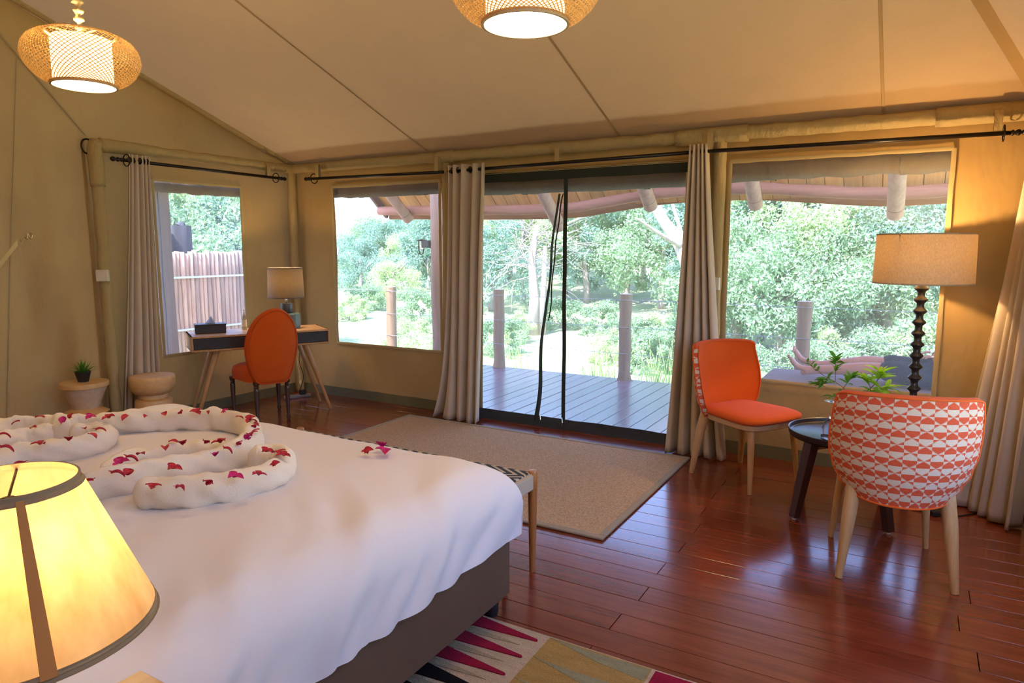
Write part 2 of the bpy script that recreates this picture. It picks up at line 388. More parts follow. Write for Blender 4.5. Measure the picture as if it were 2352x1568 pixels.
bl=sleeve('trim_6',[(-5.50,3.06,2.285),(-5.50,5.05,2.285)],.044,'padded canvas eave tube above the side window',seed=7)
m_=MB(); m_.tube([(-5.50,lerp(3.12,3.55,k/8),2.287) for k in range(9)],[.055-.001*k for k in range(9)],16,wob=.12,seed=2); m_.build('joint_sleeve',M['sleeve'],bl,smooth=True)
for nm,p,lab in (('trim_7',(-5.51,3.09),'fabric covered tent pole beside the potted plant stool'),('trim_8',(-5.50,5.02),'fabric covered tent pole in the desk corner'),('trim_9',(-3.60,5.045),'fabric covered tent pole behind the door curtain'),('trim_10',(-1.235,5.04),'fabric covered tent pole left of the right window'),('trim_11',(.60,5.03),'fabric covered tent pole in the right corner')):
    sleeve(nm,[(p[0],p[1],0),(p[0],p[1],2.3)],.043,lab,wob=.14,seed=p[0])
m_=MB(); m_.tube([(-5.51,3.09,2.33-k*.04) for k in range(10)],[.03,.05]+[.054]*6+[.053,.05],14,wob=.14); struct(m_.build('trim_12',M['sleeve'],smooth=True),'loose canvas cap over the left tent pole top')
m_=MB(); m_.tube([(-5.54,3.05+.045*math.cos(a),2.27+.055*math.sin(a)) for a in [R(40+k*20) for k in range(13)]],.007,6); struct(m_.build('trim_13',M['metal'],smooth=True),'dark loop tie at the top of the left pole')
# baseboards (canvas skirting)
def skirt(name,a,b,off,label):
    a=Vector(a); b=Vector(b); n_=Vector(off)
    m_=MB(); k=max(2,int((b-a).length/.12))
    def fn(u,v):
        p=a.lerp(b,u)+n_*(.012+.018*(1-v)+.006*nz(u*k*.3,v,a.x)); return (p.x,p.y,v*.088+.003*nz(u*k*.5,1,2))
    m_.grid(fn,k,3); return struct(m_.build(name,M['skirting'],smooth=True),label)
skirt('baseboard_back',(XL,YB,0),(DR[0],YB,0),(0,-1,0),'dark green canvas skirting under the left window')
skirt('baseboard_back_right',(DR[1],YB,0),(XR,YB,0),(0,-1,0),'dark green canvas skirting under the right window')
skirt('baseboard_left',(XL,3.05,0),(XL,YB,0),(1,0,0),'dark green canvas skirting behind the desk')
skirt('baseboard_right',(XR,YF,0),(XR,YB,0),(-1,0,0),'dark green canvas skirting along the right wall')

# windows and door: mesh screens, bindings, rolled-up flaps
def opening(name,label,origin,ex,n,rect,rollr,rollz,sag=.012,roll=True,seed=0):
    """rect in (u0,u1,z0,z1); ex along-wall unit vector, n outward unit vector"""
    o=Vector(origin); ex=Vector(ex); n=Vector(n); u0,u1,z0,z1=rect
    P=lambda u,z,d=0:tuple(o+ex*u+n*d+Vector((0,0,z)))
    root=struct(bpy.data.objects.new(name,None),label); COL.objects.link(root)
    m_=MB(); m_.grid(lambda u,v:P(lerp(u0-.03,u1+.03,u),lerp(z0-.03,z1+.03,v),.028+.006*nz(u*3,v*3,seed)),14,14); m_.build('screen',M['mesh'],root,smooth=True)
    w_=.028
    for nm,a,b in (('binding',(u0,z0),(u0,z1)),('binding',(u1,z0),(u1,z1)),('binding',(u0,z1),(u1,z1)),('binding',(u0,z0),(u1,z0))):
        k=20; m_=MB()
        du,dz=(1,0) if a[0]==b[0] else (0,1)
        m_.grid(lambda u,v:P(lerp(a[0],b[0],u)+du*(v-.5)*w_+.004*nz(u*9,v,seed+a[0])*du,lerp(a[1],b[1],u)+dz*(v-.5)*w_+.004*nz(u*9,v,seed+a[1])*dz,-.03-.006*math.sin(PI*v)),k,2)
        m_.build(nm,M['binding'],root,smooth=True)
    if roll:
        m_=MB(); k=40
        m_.tube([P(lerp(u0-.09,u1+.09,i/k),rollz-sag*math.sin(PI*i/k)+.006*nz(i*.25,seed),.04+rollr) for i in range(k+1)],[rollr*(1+.10*nz(i*.2,seed+5)) for i in range(k+1)],14,wob=.1,seed=seed)
        rr=m_.build('rolled_flap',M['roll'],root,smooth=True)
        for f in (.2,.8):
            m_=MB(); uu=lerp(u0,u1,f); m_.grid(lambda u,v:P(uu+(v-.5)*.035,rollz-sag*math.sin(PI*f)+math.cos(2*PI*u)*(rollr*1.08),.04+rollr+math.sin(2*PI*u)*(rollr*1.08)),20,1); m_.build('tie_strap',M['roll'],rr,smooth=True)
    return root
w1=opening('window_1','insect mesh window with rolled flap beside the desk corner',(0,YB,0),(1,0,0),(0,1,0),W1,.062,2.055,.008,seed=1)
w2=opening('window_2','wide insect mesh window behind the floor lamp',(0,YB,0),(1,0,0),(0,1,0),W2,.075,2.045,-.004,seed=2)
w3=opening('window_3','insect mesh side window above the desk',(XL,0,0),(0,1,0),(-1,0,0),WL,.06,2.045,.006,seed=3)
w4=opening('window_4','insect mesh opening in the right wall',(XR,0,0),(0,1,0),(1,0,0),WR,.06,2.0,.01,seed=4)
d1=opening('door_1','zipped insect mesh door onto the veranda',(0,YB,0),(1,0,0),(0,1,0),DR,.075,2.03,.004,seed=5)
m_=MB(); m_.grid(lambda u,v:(lerp(DR[0],DR[1],u),YB-.035,lerp(2.045,2.125,v)+.005*nz(u*6,v)),30,1); m_.build('header_band',M['zip'],d1)
m_=MB(); m_.grid(lambda u,v:(lerp(DR[0]-.02,DR[1]+.02,u),YB-.045-.03*(1-v)+.008*nz(u*8,v),lerp(.0,.085,v)+.006*nz(u*7,v,3)),50,4); m_.build('sill_flap',plain('sill flap',(.03,.035,.04),.75),d1,smooth=True)
m_=MB(); m_.grid(lambda u,v:(-2.455+(u-.5)*.035+.008*nz(v*5,2),YB-.03,lerp(.03,2.12,v)),1,40); m_.build('zip_tape',M['zip'],d1)
m_=MB(); m_.grid(lambda u,v:(lerp(-2.50,-2.71,(1-v)**.8)+.028*nz(v*4,1)+(u-.5)*(.010+.035*(1-v)**2),YB-.035-.03*math.sin(PI*u),lerp(.04,1.93,v)),6,50); m_.build('zip_tape',M['zip'],d1,smooth=True)
m_=MB(); m_.grid(lambda u,v:(lerp(-2.475,-2.60,(1-v)**.8)+.02*nz(v*4,5)+(u-.5)*.012,YB-.03,lerp(.9,1.93,v)),2,40); m_.build('zip_edge',M['zip'],d1,smooth=True)
for x in (-2.455,-2.66):
    m_=MB(); m_.tube([(x,YB-.06,.10),(x+.01,YB-.07,.06),(x+.004,YB-.065,.03)],.004,6); m_.build('zip_puller',M['chrome'],d1)

# curtain rods
def rod(label,a,b,fin=(1,1),straps=(),n=(0,-1,0)):
    a=Vector(a); b=Vector(b); d=(b-a).normalized(); n=Vector(n)
    t=thing('curtain_rod',label,'curtain rod',tuple(a))
    L=(b-a).length
    m_=MB(); m_.tube([(0,0,0),tuple(d*L)],.0135,12); m_.build('pole',M['metal'],t,smooth=True)
    for e,s_,on in ((Vector(),-1,fin[0]),(d*L,1,fin[1])):
        if on:
            pr=[(.0,0),(.012,.002),(.018,.012),(.010,.022),(.018,.034),(.018,.045),(.009,.052),(.014,.062),(.020,.075),(.016,.09),(.006,.10),(0,.102)]
            m_=MB(); m_.tube([tuple(e+d*s_*z) for r,z in pr],[max(.001,r) for r,z in pr],14); m_.build('finial',M['metal'],t,smooth=True)
            m_=MB(); q=e-d*s_*.03; m_.tube([tuple(q+n*(.045*math.cos(k*PI/12))+Vector((0,0,.045*math.sin(k*PI/12)))) for k in range(25)],.0045,6,cap=False); m_.build('bracket_ring',M['metal'],t,smooth=True)
    for s_ in straps:
        q=d*s_; m_=MB(); m_.grid(lambda u,v:tuple(q+d*(v-.5)*.04-n*(.006+.02*math.cos(2*PI*u)*.9)+Vector((0,0,(math.sin(2*PI*u)*.075+.06)))),18,1); m_.build('hanging_strap',M['sleeve'],t,smooth=True)
    return t
rod('thin dark curtain rod above the window right of the desk corner',(-5.12,4.93,2.165),(-3.55,4.93,2.145),(1,0),(.08,1.5))
rod('dark curtain rod spanning above the veranda mesh door',(-3.50,4.93,2.145),(-1.40,4.93,2.165),(0,0),(1.04,))
rod('dark curtain rod above the wide window behind the floor lamp',(-1.36,4.93,2.165),(.42,4.93,2.15),(0,1),(.08,1.72))
rod('short dark curtain rod above the side window and desk',(-5.44,3.26,2.185),(-5.44,4.80,2.175),(1,1),(1.42,),(1,0,0))
rod('dark curtain rod along the right wall, mostly out of view',(.56,.4,2.15),(.56,4.75,2.15),(0,1),(),(-1,0,0))

# curtains
def curtain(label,a0,a1,b0,b1,z0,z1,folds,amp,n,seed,eyelets=0,pinch=None,extra=None):
    """top edge a0->a1, bottom edge b0->b1 (xy), folds; n = room-side normal"""
    c=((a0[0]+a1[0])/2,(a0[1]+a1[1])/2,z0); t=thing('curtain',label,'curtain',c)
    n=Vector((*n,0)); A0=Vector((*a0,0)); A1=Vector((*a1,0)); B0=Vector((*b0,0)); B1=Vector((*b1,0)); cc=Vector((c[0],c[1],0))
    def fn(u,v):
        k=v**1.15; uu=u+.03*nz(u*3,v*2,seed)*v
        p=A0.lerp(A1,u).lerp(B0.lerp(B1,uu),k)-cc
        am=amp*(.75+.5*v)*(1+.5*nz(u*2.3,v*1.5,seed))
        ph=2*PI*folds*(u+.10*nz(u*2.6,seed*3.7))+1.1*nz(u*2,v*1.3,seed+4)*v+seed
        w_=math.sin(ph)+.35*math.sin(2.0*ph+1+v)*v
        q=p+n*(am*w_+.03*v*v*nz(u*3,v,seed+8))
        if extra: q+=extra(u,v)
        z=lerp(z1,z0,v)-z0+.015*nz(u*5,1,seed)*v
        return (q.x,q.y,max(.004,z))
    m_=MB(); m_.grid(fn,folds*16,44); fb=m_.build('fabric',M['curtain'],t,smooth=True)
    sm=fb.modifiers.new('thick','SOLIDIFY'); sm.thickness=.004
    d=(A1-A0).normalized()
    for k in range(eyelets):
        u=(k+.5)/eyelets; p=A0.lerp(A1,u)-cc; m_=MB()
        ring=[tuple(p+Vector((0,0,z1-z0-.045))+(d*.35+n*.94)*0+ (n*math.cos(q*PI/8)*.022+Vector((0,0,math.sin(q*PI/8)*.022)))) for q in range(17)]
        m_.tube(ring,.005,6,cap=False); m_.build('eyelet',M['metal'],t,smooth=True)
    return t
curtain('taupe curtain hanging between the stools and the desk window',(-5.44,3.30),(-5.44,3.47),(-5.51,3.13),(-5.51,3.46),.005,2.235,5,.028,(1,0),1,6)
curtain('wide taupe curtain left of the veranda door',(-3.49,4.93),(-3.12,4.93),(-3.50,4.86),(-3.13,4.82),.005,2.195,4,.050,(0,-1),2,6,extra=lambda u,v:Vector((-.13*max(0,.25-u)*4*v**6,.0,0)))
curtain('narrow taupe curtain between veranda door and right window',(-1.425,4.93),(-1.295,4.93),(-1.52,4.86),(-1.07,4.84),.005,2.215,5,.034,(0,-1),5,5)
curtain('taupe curtain at the right edge behind the patterned chair',(.53,4.86),(.60,4.10),(.31,4.72),(.56,4.36),.005,2.20,5,.045,(-1,-.25),9,5)
# ------------------------------------------------------------------ bed
BX,BH=-2.415,1.085; BY0,BY1=.08,2.285; BT=.655
bed=thing('bed','large bed with white duvet and brown upholstered base','bed',(BX,1.18,0))
L=lambda x,y,z:(x-BX,y-1.18,z)
m_=MB(); m_.bbox(-BH,BH,BY0-1.18,BY1-1.18,.095,.40,.02); m_.build('base',M['bedbase'],bed)
m_=MB(); m_.bbox(-BH+.01,BH-.01,BY0-1.17,BY1-1.19,.40,.62,.05); m_.build('mattress',M['duvet'],bed)
for x in (-BH+.08,BH-.09):
    for y in (BY0+.1,BY1-.022):
        m_=MB(); m_.lathe([(.03,0),(.034,.02),(.034,.096)],(x,y-1.18,0),16); m_.build('leg',M['black'],bed,auto=30)
def edge(s,h,rr):
    a=abs(s)-(h-rr)
    if a<=0: return abs(s),0
    if a<rr*PI/2: return h-rr+rr*math.sin(a/rr),rr*(1-math.cos(a/rr))
    return h,rr+a-rr*PI/2
DROP=.30; RR=.15; HW=BH+.022; EXT=HW-RR+RR*PI/2+(DROP-RR)
FY=BY1+.03; YLEN=FY-BY0
def duv(u,v):
    s=lerp(-EXT,EXT,u); t=lerp(0,YLEN-RR+RR*PI/2+(DROP-RR),v)
    x,dx=edge(s,HW,RR); x=math.copysign(x,s); y,dy=edge(t,YLEN,RR); y=BY0+y
    d=max(dx,dy) if min(dx,dy)<.002 else (dx**4+dy**4)**.25
    d=min(d,DROP)
    X=BX+x
    side=min(1,dx/.2); foot=min(1,dy/.2)
    q=abs(s)-(HW-RR); ev=math.exp(-(min(0,q)/.30)**2)
    fold=math.sin((y+1.15*q)*13+3.0*nz(y*1.7,q*1.2,1))*(.55+nz(y*1.1+2,q,7))+.5*math.sin((y+.9*q)*29+3*nz(y*3,q*2,2))*max(0,.3+nz(y*1.6,q,11))
    ox=side*(.024*fold+.006*nz(y*6,d*5,6)+.004)
    oy=foot*(.014*math.sin(X*17+2*nz(X*3,d*3,3))*(d/DROP)+.008*nz(X*6,d*6,9))
    top=(1-max(side,foot))
    z=BT-d+top*(.022*(1-(x/HW)**2)*(1-abs(2*(t/YLEN)-1)**3)+.012*nz(X*1.6,y*1.6,3)+.006*nz(X*5+y*3,y*2.2,8))
    # soft diagonal creases running from the top down the right side
    z+=ev*.016*fold*(1-min(1,dx/.12)*.8)*(1-foot)
    if x<-.7 and y>1.7: z+=.035*math.exp(-((x+HW-.18)**2+(y-2.12)**2)/.06)*(1-max(side,foot))
    if d>=DROP-.02: z+=.010*nz(y*1.6+X*1.2,3,3)+.004*nz(y*8,X*8,2)
    return L(X+math.copysign(ox,s),y+oy,z)
m_=MB(); m_.grid(duv,220,150); m_.build('duvet',M['duvet'],bed,smooth=True)
def bedz(x,y): return BT+.012*nz(x*1.6,y*1.6,3)+.006*nz(x*5+y*3,y*2.2,8)+.022*(1-((x-BX)/HW)**2)*(1-abs(2*((y-BY0)/YLEN)-1)**3)

# rolled towels laid as curls on the duvet
def towel(label,pts,r,seed,taper=True):
    P=[]
    for x,y in pts: P.append((x,y,bedz(x,y)+r*1.0))
    S=spline(P,12); n=len(S); rs=[]
    for i in range(n):
        e=min(1,(i+.6)/4,(n-1-i+.6)/4) if taper else 1
        rs.append(r*(math.sqrt(max(.05,1-(1-e)**2)))*(1+.10*nz(i*.27,seed)+.06*nz(i*.9,seed+3)))
    m_=MB(); m_.tube(S,rs,24,wob=.34,seed=seed,sq=1.28,wf=17); o=m_.build('rolled_towel',M['towel'],smooth=True)
    return tag(o,label,'towel','rolled towels on the bed')
towel('long white towel rolled into the big open curl with petals along it',[(-3.10,1.50),(-3.17,1.60),(-3.07,1.72),(-2.92,1.86),(-2.74,1.98),(-2.57,2.0),(-2.42,1.93),(-2.28,1.80),(-2.19,1.66),(-2.20,1.49),(-2.25,1.33),(-2.30,1.16)],.043,1)
towel('short white towel rolled inside the big curl on the bed',[(-2.35,1.27),(-2.44,1.36),(-2.46,1.46),(-2.43,1.56),(-2.36,1.65),(-2.29,1.705)],.037,2)
towel('white towel curl nearest the room, hooked at its right end',[(-2.13,1.24),(-1.99,1.32),(-1.90,1.46),(-1.90,1.61),(-1.97,1.71),(-2.06,1.72),(-2.07,1.64)],.041,3)
towel('white towel rolled into the left hook behind the bedside lamp',[(-2.86,1.10),(-2.90,1.24),(-2.84,1.38),(-2.84,1.51),(-2.92,1.59),(-3.02,1.585),(-3.05,1.51)],.039,4)
towel('white towel roll at the far left back of the bed',[(-3.47,1.34),(-3.47,1.45),(-3.42,1.55),(-3.29,1.60),(-3.22,1.585)],.040,5)
towel('white towel roll between the two left curls on the bed',[(-3.10,1.18),(-3.20,1.32),(-3.21,1.42),(-3.14,1.50)],.039,6)

# petals
F_=Vector((-math.sin(YAW)*math.cos(PITCH),math.cos(YAW)*math.cos(PITCH),-math.sin(PITCH))); R_=Vector((math.cos(YAW),math.sin(YAW),0)); U_=R_.cross(F_)
def petalmesh(kind,mat):
    m_=MB()
    def leaf(a,tilt,l,w_,curl,off=(0,0,0)):
        M_=Matrix.Translation(off)@Matrix.Rotation(a,4,'Z')@Matrix.Rotation(tilt,4,'Y')
        def fn(u,v):
            x=v*l; ww=w_*math.sin(PI*min(1,.12+.88*v))**.7*(1 if v<.98 else .1); y=(u-.5)*2*ww
            z=curl*(abs(u-.5)*2)**2*.5+curl*.8*math.sin(v*PI)*.6-curl*v*v*.5
            return tuple(M_@Vector((x,y,z)))
        m_.grid(fn,4,6)
    if kind==0: leaf(0,0,.036,.013,.010,(-.018,0,0))
    elif kind==1: leaf(0,-.3,.034,.015,.012); leaf(2.3,-.25,.030,.014,.010); leaf(4.3,-.5,.03,.013,.012)
    elif kind==2: leaf(0,-.7,.030,.016,.012,(-.01,0,0)); leaf(2.8,-.2,.022,.012,.01)
    else: leaf(.2,.1,.042,.008,.016,(-.02,0,0)); leaf(3.0,-.6,.014,.004,.004,(-.018,0,.002))
    return m_.mesh('petal',mat,True)
pr=plain('crimson petal',(.50,.008,.035),.55,var=.35,scale=60); pg=plain('magenta petal',(.62,.006,.17),.5,var=.3,scale=60)
PM=[[petalmesh(k,m) for k in range(4)] for m in (pr,pg)]
PET=[(120,237,0),(260,275,0),(305,195,0),(490,225,1),(555,198,0),(690,200,1),(840,205,0),(965,198,0),(1125,188,0),(1260,140,1),(1270,168,0),(1340,112,0),(1365,138,0),(1400,168,0),(1520,160,0),(1608,158,0),(1740,160,1),(1850,197,0),(1930,215,0),(1960,245,0),(1965,280,0),(1970,302,0),(1940,333,0),(1915,370,1),(1855,410,0),(650,282,0),(780,292,0),(715,338,0),(530,378,0),(310,408,0),(50,440,0),(40,335,0),(1335,384,0),(1410,410,0),(1275,432,0),(1580,400,0),(1700,395,0),(1755,450,0),(1090,480,0),(1015,518,0),(930,560,1),(905,635,0),(985,640,0),(1660,497,1),(1330,593,0),(2050,463,0),(2155,478,0),(2190,495,0),(2125,572,0),(1995,645,0),(1805,660,1),(1595,722,0),(1400,742,0),(1175,745,0),(680,695,0),(145,560,0)]
random.seed(11)
DEP=bpy.context.evaluated_depsgraph_get()
def petal(px,py,z,mag,label,group,kind=None,sc_=1.0):
    d=F_*1580+R_*(px-1176)-U_*(py-784); t=(z-1.5)/d.z; p=Vector((0,0,1.5))+d*t
    k=random.choice([0,1,2,3]) if kind is None else kind
    o=inst('flower_petal',PM[mag][k],None,p,(random.uniform(-.35,.35),random.uniform(-.35,.35),random.uniform(0,6.28)),(sc_,)*3)
    tag(o,label,'petal',group); return o
ORD=['first','second','third','fourth','fifth','sixth','seventh','eighth','ninth','tenth','eleventh','twelfth','thirteenth','fourteenth','fifteenth','sixteenth','seventeenth','eighteenth','nineteenth','twentieth']
def petspot(x,y):
    if (x,y) in ((1260,140),(1340,112),(1365,138)): return 'on the duvet behind the long towel curl'
    if x>=1990 or (x>1100 and y>640): return 'on the hooked towel curl nearest the room'
    if 860<x<1780 and 370<y<650 and not (x>1300 and y>=490): return 'on the short inner towel roll'
    if x>=1800 or (x>600 and y>=490): return 'on the right and front arm of the long towel curl'
    if x>600 and y<240: return 'on the back arm of the long towel curl'
    return 'on the left towel hooks'
from collections import defaultdict
spots=defaultdict(list)
for x,y,mg in PET: spots[(petspot(x,y),mg)].append((x,y))
for (sp,mg),lst in spots.items():
    for i,(x,y) in enumerate(sorted(lst)):
        on='behind' not in sp
        z=.668 if not on else (.766 if (x>1000 or y>300) else .770)
        lab=('magenta bract ' if mg else 'crimson petal ')+sp+('' if len(lst)==1 else ', '+ORD[i]+' from left')
        petal(x*.2976,900+y*.2976,z,mg,lab,'flower petals on the bed',None if not mg else random.choice([1,2]),random.uniform(.85,1.12))
petal(845,1042,.680,0,'lone red petal left of the pair on bare white duvet','petals on bare duvet',2,1.3)
petal(878,1027,.690,1,'magenta petal standing upright on the bare white duvet','petals on bare duvet',2,1.5)
petal(882,1040,.682,1,'magenta petal lying flat right of the bare duvet trio','petals on bare duvet',1,1.3)

# cushion at the bed head (only its piped corner shows beside the lamp)
cu=thing('cushion','mottled brown cushion with cream piping behind the bedside lamp','cushion',(-2.50,.84,BT+.02),R(14))
def cush(u,v,s):
    x=(u-.5)*2; y=(v-.5)*2; b=(1-x**4)*(1-y**4); e=1-.06*(abs(x)*abs(y))**2
    return (x*.26*e,s*.075*max(0,b)**.5*1.0,.19+y*.19*e)
m_=MB(); m_.grid(lambda u,v:cush(u,v,1),16,16); m_.grid(lambda u,v:cush(1-u,v,-1),16,16)
t=NT('mottled brown'); n=t.noise(t.coord(),40,5,.7); t.col(t.ramp(n,[(.35,(.10,.05,.02)),(.5,(.42,.20,.06)),(.65,(.62,.40,.18))])); t.p(Roughness=.7)
m_.build('cover',t.m,cu,smooth=True)
rim=[cush(k/14,0,1) for k in range(14)]+[cush(1,k/14,1) for k in range(14)]+[cush(1-k/14,1,1) for k in range(14)]+[cush(0,1-k/14,1) for k in range(15)]
m_=MB(); m_.tube(rim,.011,8,cap=False); m_.build('piping',plain('cream piping',(.85,.68,.42),.8),cu,smooth=True)
cu.rotation_euler=(R(12),0,R(14))

# bench at the foot of the bed
be=thing('bench','teak bench with woven seat at the foot of the bed','bench',(-2.2,2.555,0))
t=NT('woven cord'); o=t.coord(); wv=t.node('ShaderNodeTexWave'); t.l.new(t.mapping(o,(40,1,40)),wv.inputs[0]); wv.inputs['Scale'].default_value=1.5
t.col(t.mix(wv.outputs['Fac'],(.42,.33,.22),(.60,.50,.36))); t.p(Roughness=.85,Normal=t.bump(wv.outputs['Fac'],.6,.004)); cord=t.m
t=NT('woven seat'); o=t.coord(); sx=t.node('ShaderNodeSeparateXYZ'); t.l.new(o,sx.inputs[0])
tri=t.math('ABSOLUTE',t.math('SUBTRACT',t.math('FRACT',t.math('MULTIPLY',sx.outputs[1],9.0)),.5))
st=t.math('FRACT',t.math('ADD',t.math('MULTIPLY',sx.outputs[0],16.0),t.math('MULTIPLY',tri,3.0)))
t.col(t.mix(t.math('GREATER_THAN',st,.42),(.55,.46,.33),(.018,.028,.045))); t.p(Roughness=.8,Normal=t.bump(t.noise(t.mapping(o,(30,200,1)),3,2),.5,.004)); wseat=t.m
m_=MB(); m_.bbox(-.745,.745,-.125,.125,.468,.482,.006); m_.build('woven_seat',wseat,be)
m_=MB(); m_.bbox(-.745,.745,-.138,-.115,.40,.478,.008); m_.build('side_rail',cord,be)
m_=MB(); m_.bbox(-.745,.745,.115,.138,.40,.478,.008); m_.build('side_rail',cord,be)
for x in (-.75,.75):
    m_=MB(); m_.bbox(x-.013,x+.013,-.125,.125,.40,.478,.008); m_.build('end_rail',cord,be)
    for y in (-.125,.125):
        m_=MB(); m_.lathe([(.013,0),(.0145,.02),(.021,.34),(.0225,.42),(.0225,.482),(.019,.490),(0,.491)],(x,y,0),18); m_.build('leg',M['teak'],be,auto=40)

# rugs
sis=thing('sisal_rug','plain beige sisal rug with cloth border before the veranda door','rug',(-2.57,3.96,0))
t=NT('sisal'); o=t.coord(); n=t.noise(t.mapping(o,(1,2.2,1)),110,2,.7); t.col(t.ramp(n,[(.32,(.34,.21,.105)),(.7,(.78,.58,.37))])); t.p(Roughness=.95,Normal=t.bump(n,.9,.006)); 
X0,X1,Y0,Y1=-1.27,1.27,-.80,.80
m_=MB(); m_.box(X0,X1,Y0,Y1,.001,.012); m_.build('woven_field',t.m,sis)
bd=fabric('rug border',(.38,.33,.25),weave=300)
for a in ((X0-.005,X1+.005,Y0-.005,Y0+.035),(X0-.005,X1+.005,Y1-.035,Y1+.005),(X0-.005,X0+.035,Y0+.036,Y1-.036),(X1-.035,X1+.005,Y0+.036,Y1-.036)):
    m_=MB(); m_.bbox(*a,.001,.0165,.004); m_.build('border',bd,sis)
cr=thing('patterned_rug','hand-tufted rug with crimson spikes and ochre blocks beside the bed','rug',(-.6,1.6,0))
def pile(name,c,var=.12):
    t=NT(name); o=t.coord(); n=t.noise(o,160,3,.7); k=t.noise(t.mapping(o,(3,14,1)),2.5,2)
    t.col(t.ramp(t.math('ADD',t.math('MULTIPLY',n,.55),t.math('MULTIPLY',k,.45)),[(.3,sc(c,1-var*2)),(.7,sc(c,1+var))])); t.p(Roughness=1,Normal=t.bump(n,1.0,.01)); t.b.inputs['Specular IOR Level'].default_value=.1
    return t.m
cream=pile('cream pile',(.66,.50,.34)); crim=pile('crimson pile',(.37,.014,.05)); och=pile('ochre pile',(.50,.31,.095)); sage=pile('sage pile',(.36,.33,.19)); blk=pile('black pile',(.012,.01,.012)); tan=pile('tan pile',(.46,.36,.22))
ox,oy=.6,-1.6
def patch(name,poly,mat,h=.016):
    m_=MB(); m_.prism([(x+ox,y+oy) for x,y in poly],.004,h); return m_.build(name,mat,cr)
m_=MB(); m_.bbox(-.83,1.25,-1.05,.622,.001,.014,.006); m_.build('field',cream,cr)
patch('ochre_block',[(-1.115,2.208),(-.71,2.222-.012),(-.71,1.2),(-1.10,1.2)],och,.0155)
for k in range(8):
    y=2.168-.121*k
    patch('spike' ,[(-1.427,y+.036),(-1.15,y+.002),(-1.145,y-.006),(-1.15,y-.012),(-1.427,y-.036)],crim if k<3 else blk,.0175)
    patch('streak',[(-1.427,y-.045),(-1.29,y-.052),(-1.19,y-.062),(-1.427,y-.085)],tan,.0160)
    y2=2.205-.14*k
    patch('streak',[(-1.11,y2),(-.95,y2-.008),(-.715,y2-.002),(-.715,y2-.075),(-.90,y2-.055)],sage,.0168)
patch('crimson_block',[(-.695,2.205),(-.25,2.205),(-.25,2.05),(-.695,2.05)],crim,.0170)
patch('ochre_block',[(-.695,2.04),(-.25,2.04),(-.25,1.5),(-.695,1.5)],och,.0165)
patch('black_block',[(-.23,2.2),(.3,2.2),(.3,1.6),(-.23,1.6)],sage,.0165)

# nightstand and bedside lamp
ns=thing('nightstand','oak nightstand corner under the glowing bedside lamp','nightstand',(-.985,.46,0))
m_=MB(); m_.bbox(-.245,.245,-.24,.24,.668,.703,.008); m_.build('top',M['night'],ns)
m_=MB(); m_.bbox(-.225,.225,-.22,.22,.42,.668,.005); m_.build('body',M['night'],ns)
dr=MB().bbox(-.21,.21,.22,.232,.44,.64,.004).build('drawer',M['night'],ns); MB().lathe([(.012,0),(.012,.02),(.016,.028),(0,.03)],(0,0,0),14).build('knob',M['metal'],dr).location=(0,.25,.54)
for x in (-.2,.2):
    for y in (-.195,.195): MB().lathe([(.012,0),(.02,.42)],(x,y,0),14).build('leg',M['night'],ns,auto=40)
bl_=thing('bedside_lamp','glowing yellow parchment cone lamp on the nightstand','lamp',(-1.05,.434,.703))
m_=MB(); m_.lathe([(.07,0),(.075,.008),(.06,.02),(.03,.035),(.04,.09),(.05,.13),(.03,.18),(.015,.22),(.012,.30),(0,.30)],n=28); m_.build('base',plain('ceramic base',(.30,.22,.14),.3),bl_,auto=50)
t=NT('parchment'); o=t.coord(); n=t.noise(t.mapping(o,(9,9,3)),2.2,4,.6); c=t.ramp(n,[(.3,(.80,.50,.20)),(.7,(1,.78,.42))]); t.col(t.ramp(n,[(.3,(.55,.42,.22)),(.7,(.78,.66,.42))])); t.p(Roughness=.8); t.translucent(.62,c); parch=t.m
zb,zt,rb,rt=.272,.477,.170,.0875
m_=MB(); m_.lathe([(rb,zb),(rt,zt)],n=64,capb=False,capt=False); sh=m_.build('shade',parch,bl_,smooth=True)
for z,r in ((zb,rb),(zt,rt)):
    m_=MB(); s_=(rt-rb)/(zt-zb); dz=.006; m_.lathe([(r-s_*-dz+.0012,z-dz),(r+s_*dz+.0012,z+dz),(r+s_*dz-.002,z+dz),(r+s_*-dz-.002,z-dz),(r-s_*dz+.0012,z-dz)],n=64,capb=False,capt=False)
    m_.build('trim_band',plain('tan band',(.34,.23,.12),.8),sh,smooth=False)
m_=MB(); a=R(-15); e=.0015
m_.grid(lambda u,v:((lerp(rb,rt,v)+e)*math.cos(a+(u-.5)*.11),(lerp(rb,rt,v)+e)*math.sin(a+(u-.5)*.11),lerp(zb,zt,v)),2,2); m_.build('overlap_seam',plain('overlap',(.55,.22,.05),.8),sh,smooth=True)
m_=MB()
for k in range(3):
    q=k*2*PI/3+.5; m_.tube([(0,0,zt-.02),(rt*math.cos(q),rt*math.sin(q),zt-.004)],.002,6)
m_.lathe([(.008,zt-.05),(.008,zt-.018)],n=10); m_.build('spider',M['metal'],bl_)
m_=MB(); m_.lathe([(.012,.30),(.02,.33),(.028,.36),(.026,.385),(.012,.40),(0,.402)],n=16)
t=NT('bulb'); em=t.node('ShaderNodeEmission'); em.inputs[0].default_value=(1,.75,.42,1); em.inputs[1].default_value=8; t.l.new(em.outputs[0],t.out.inputs[0]); bulbm=t.m
m_.build('bulb',bulbm,bl_,smooth=True)
BEDL=lamp('bedside_lamp_light',(0,0,.41),2.9,.03,(1,.60,.25),bl_)

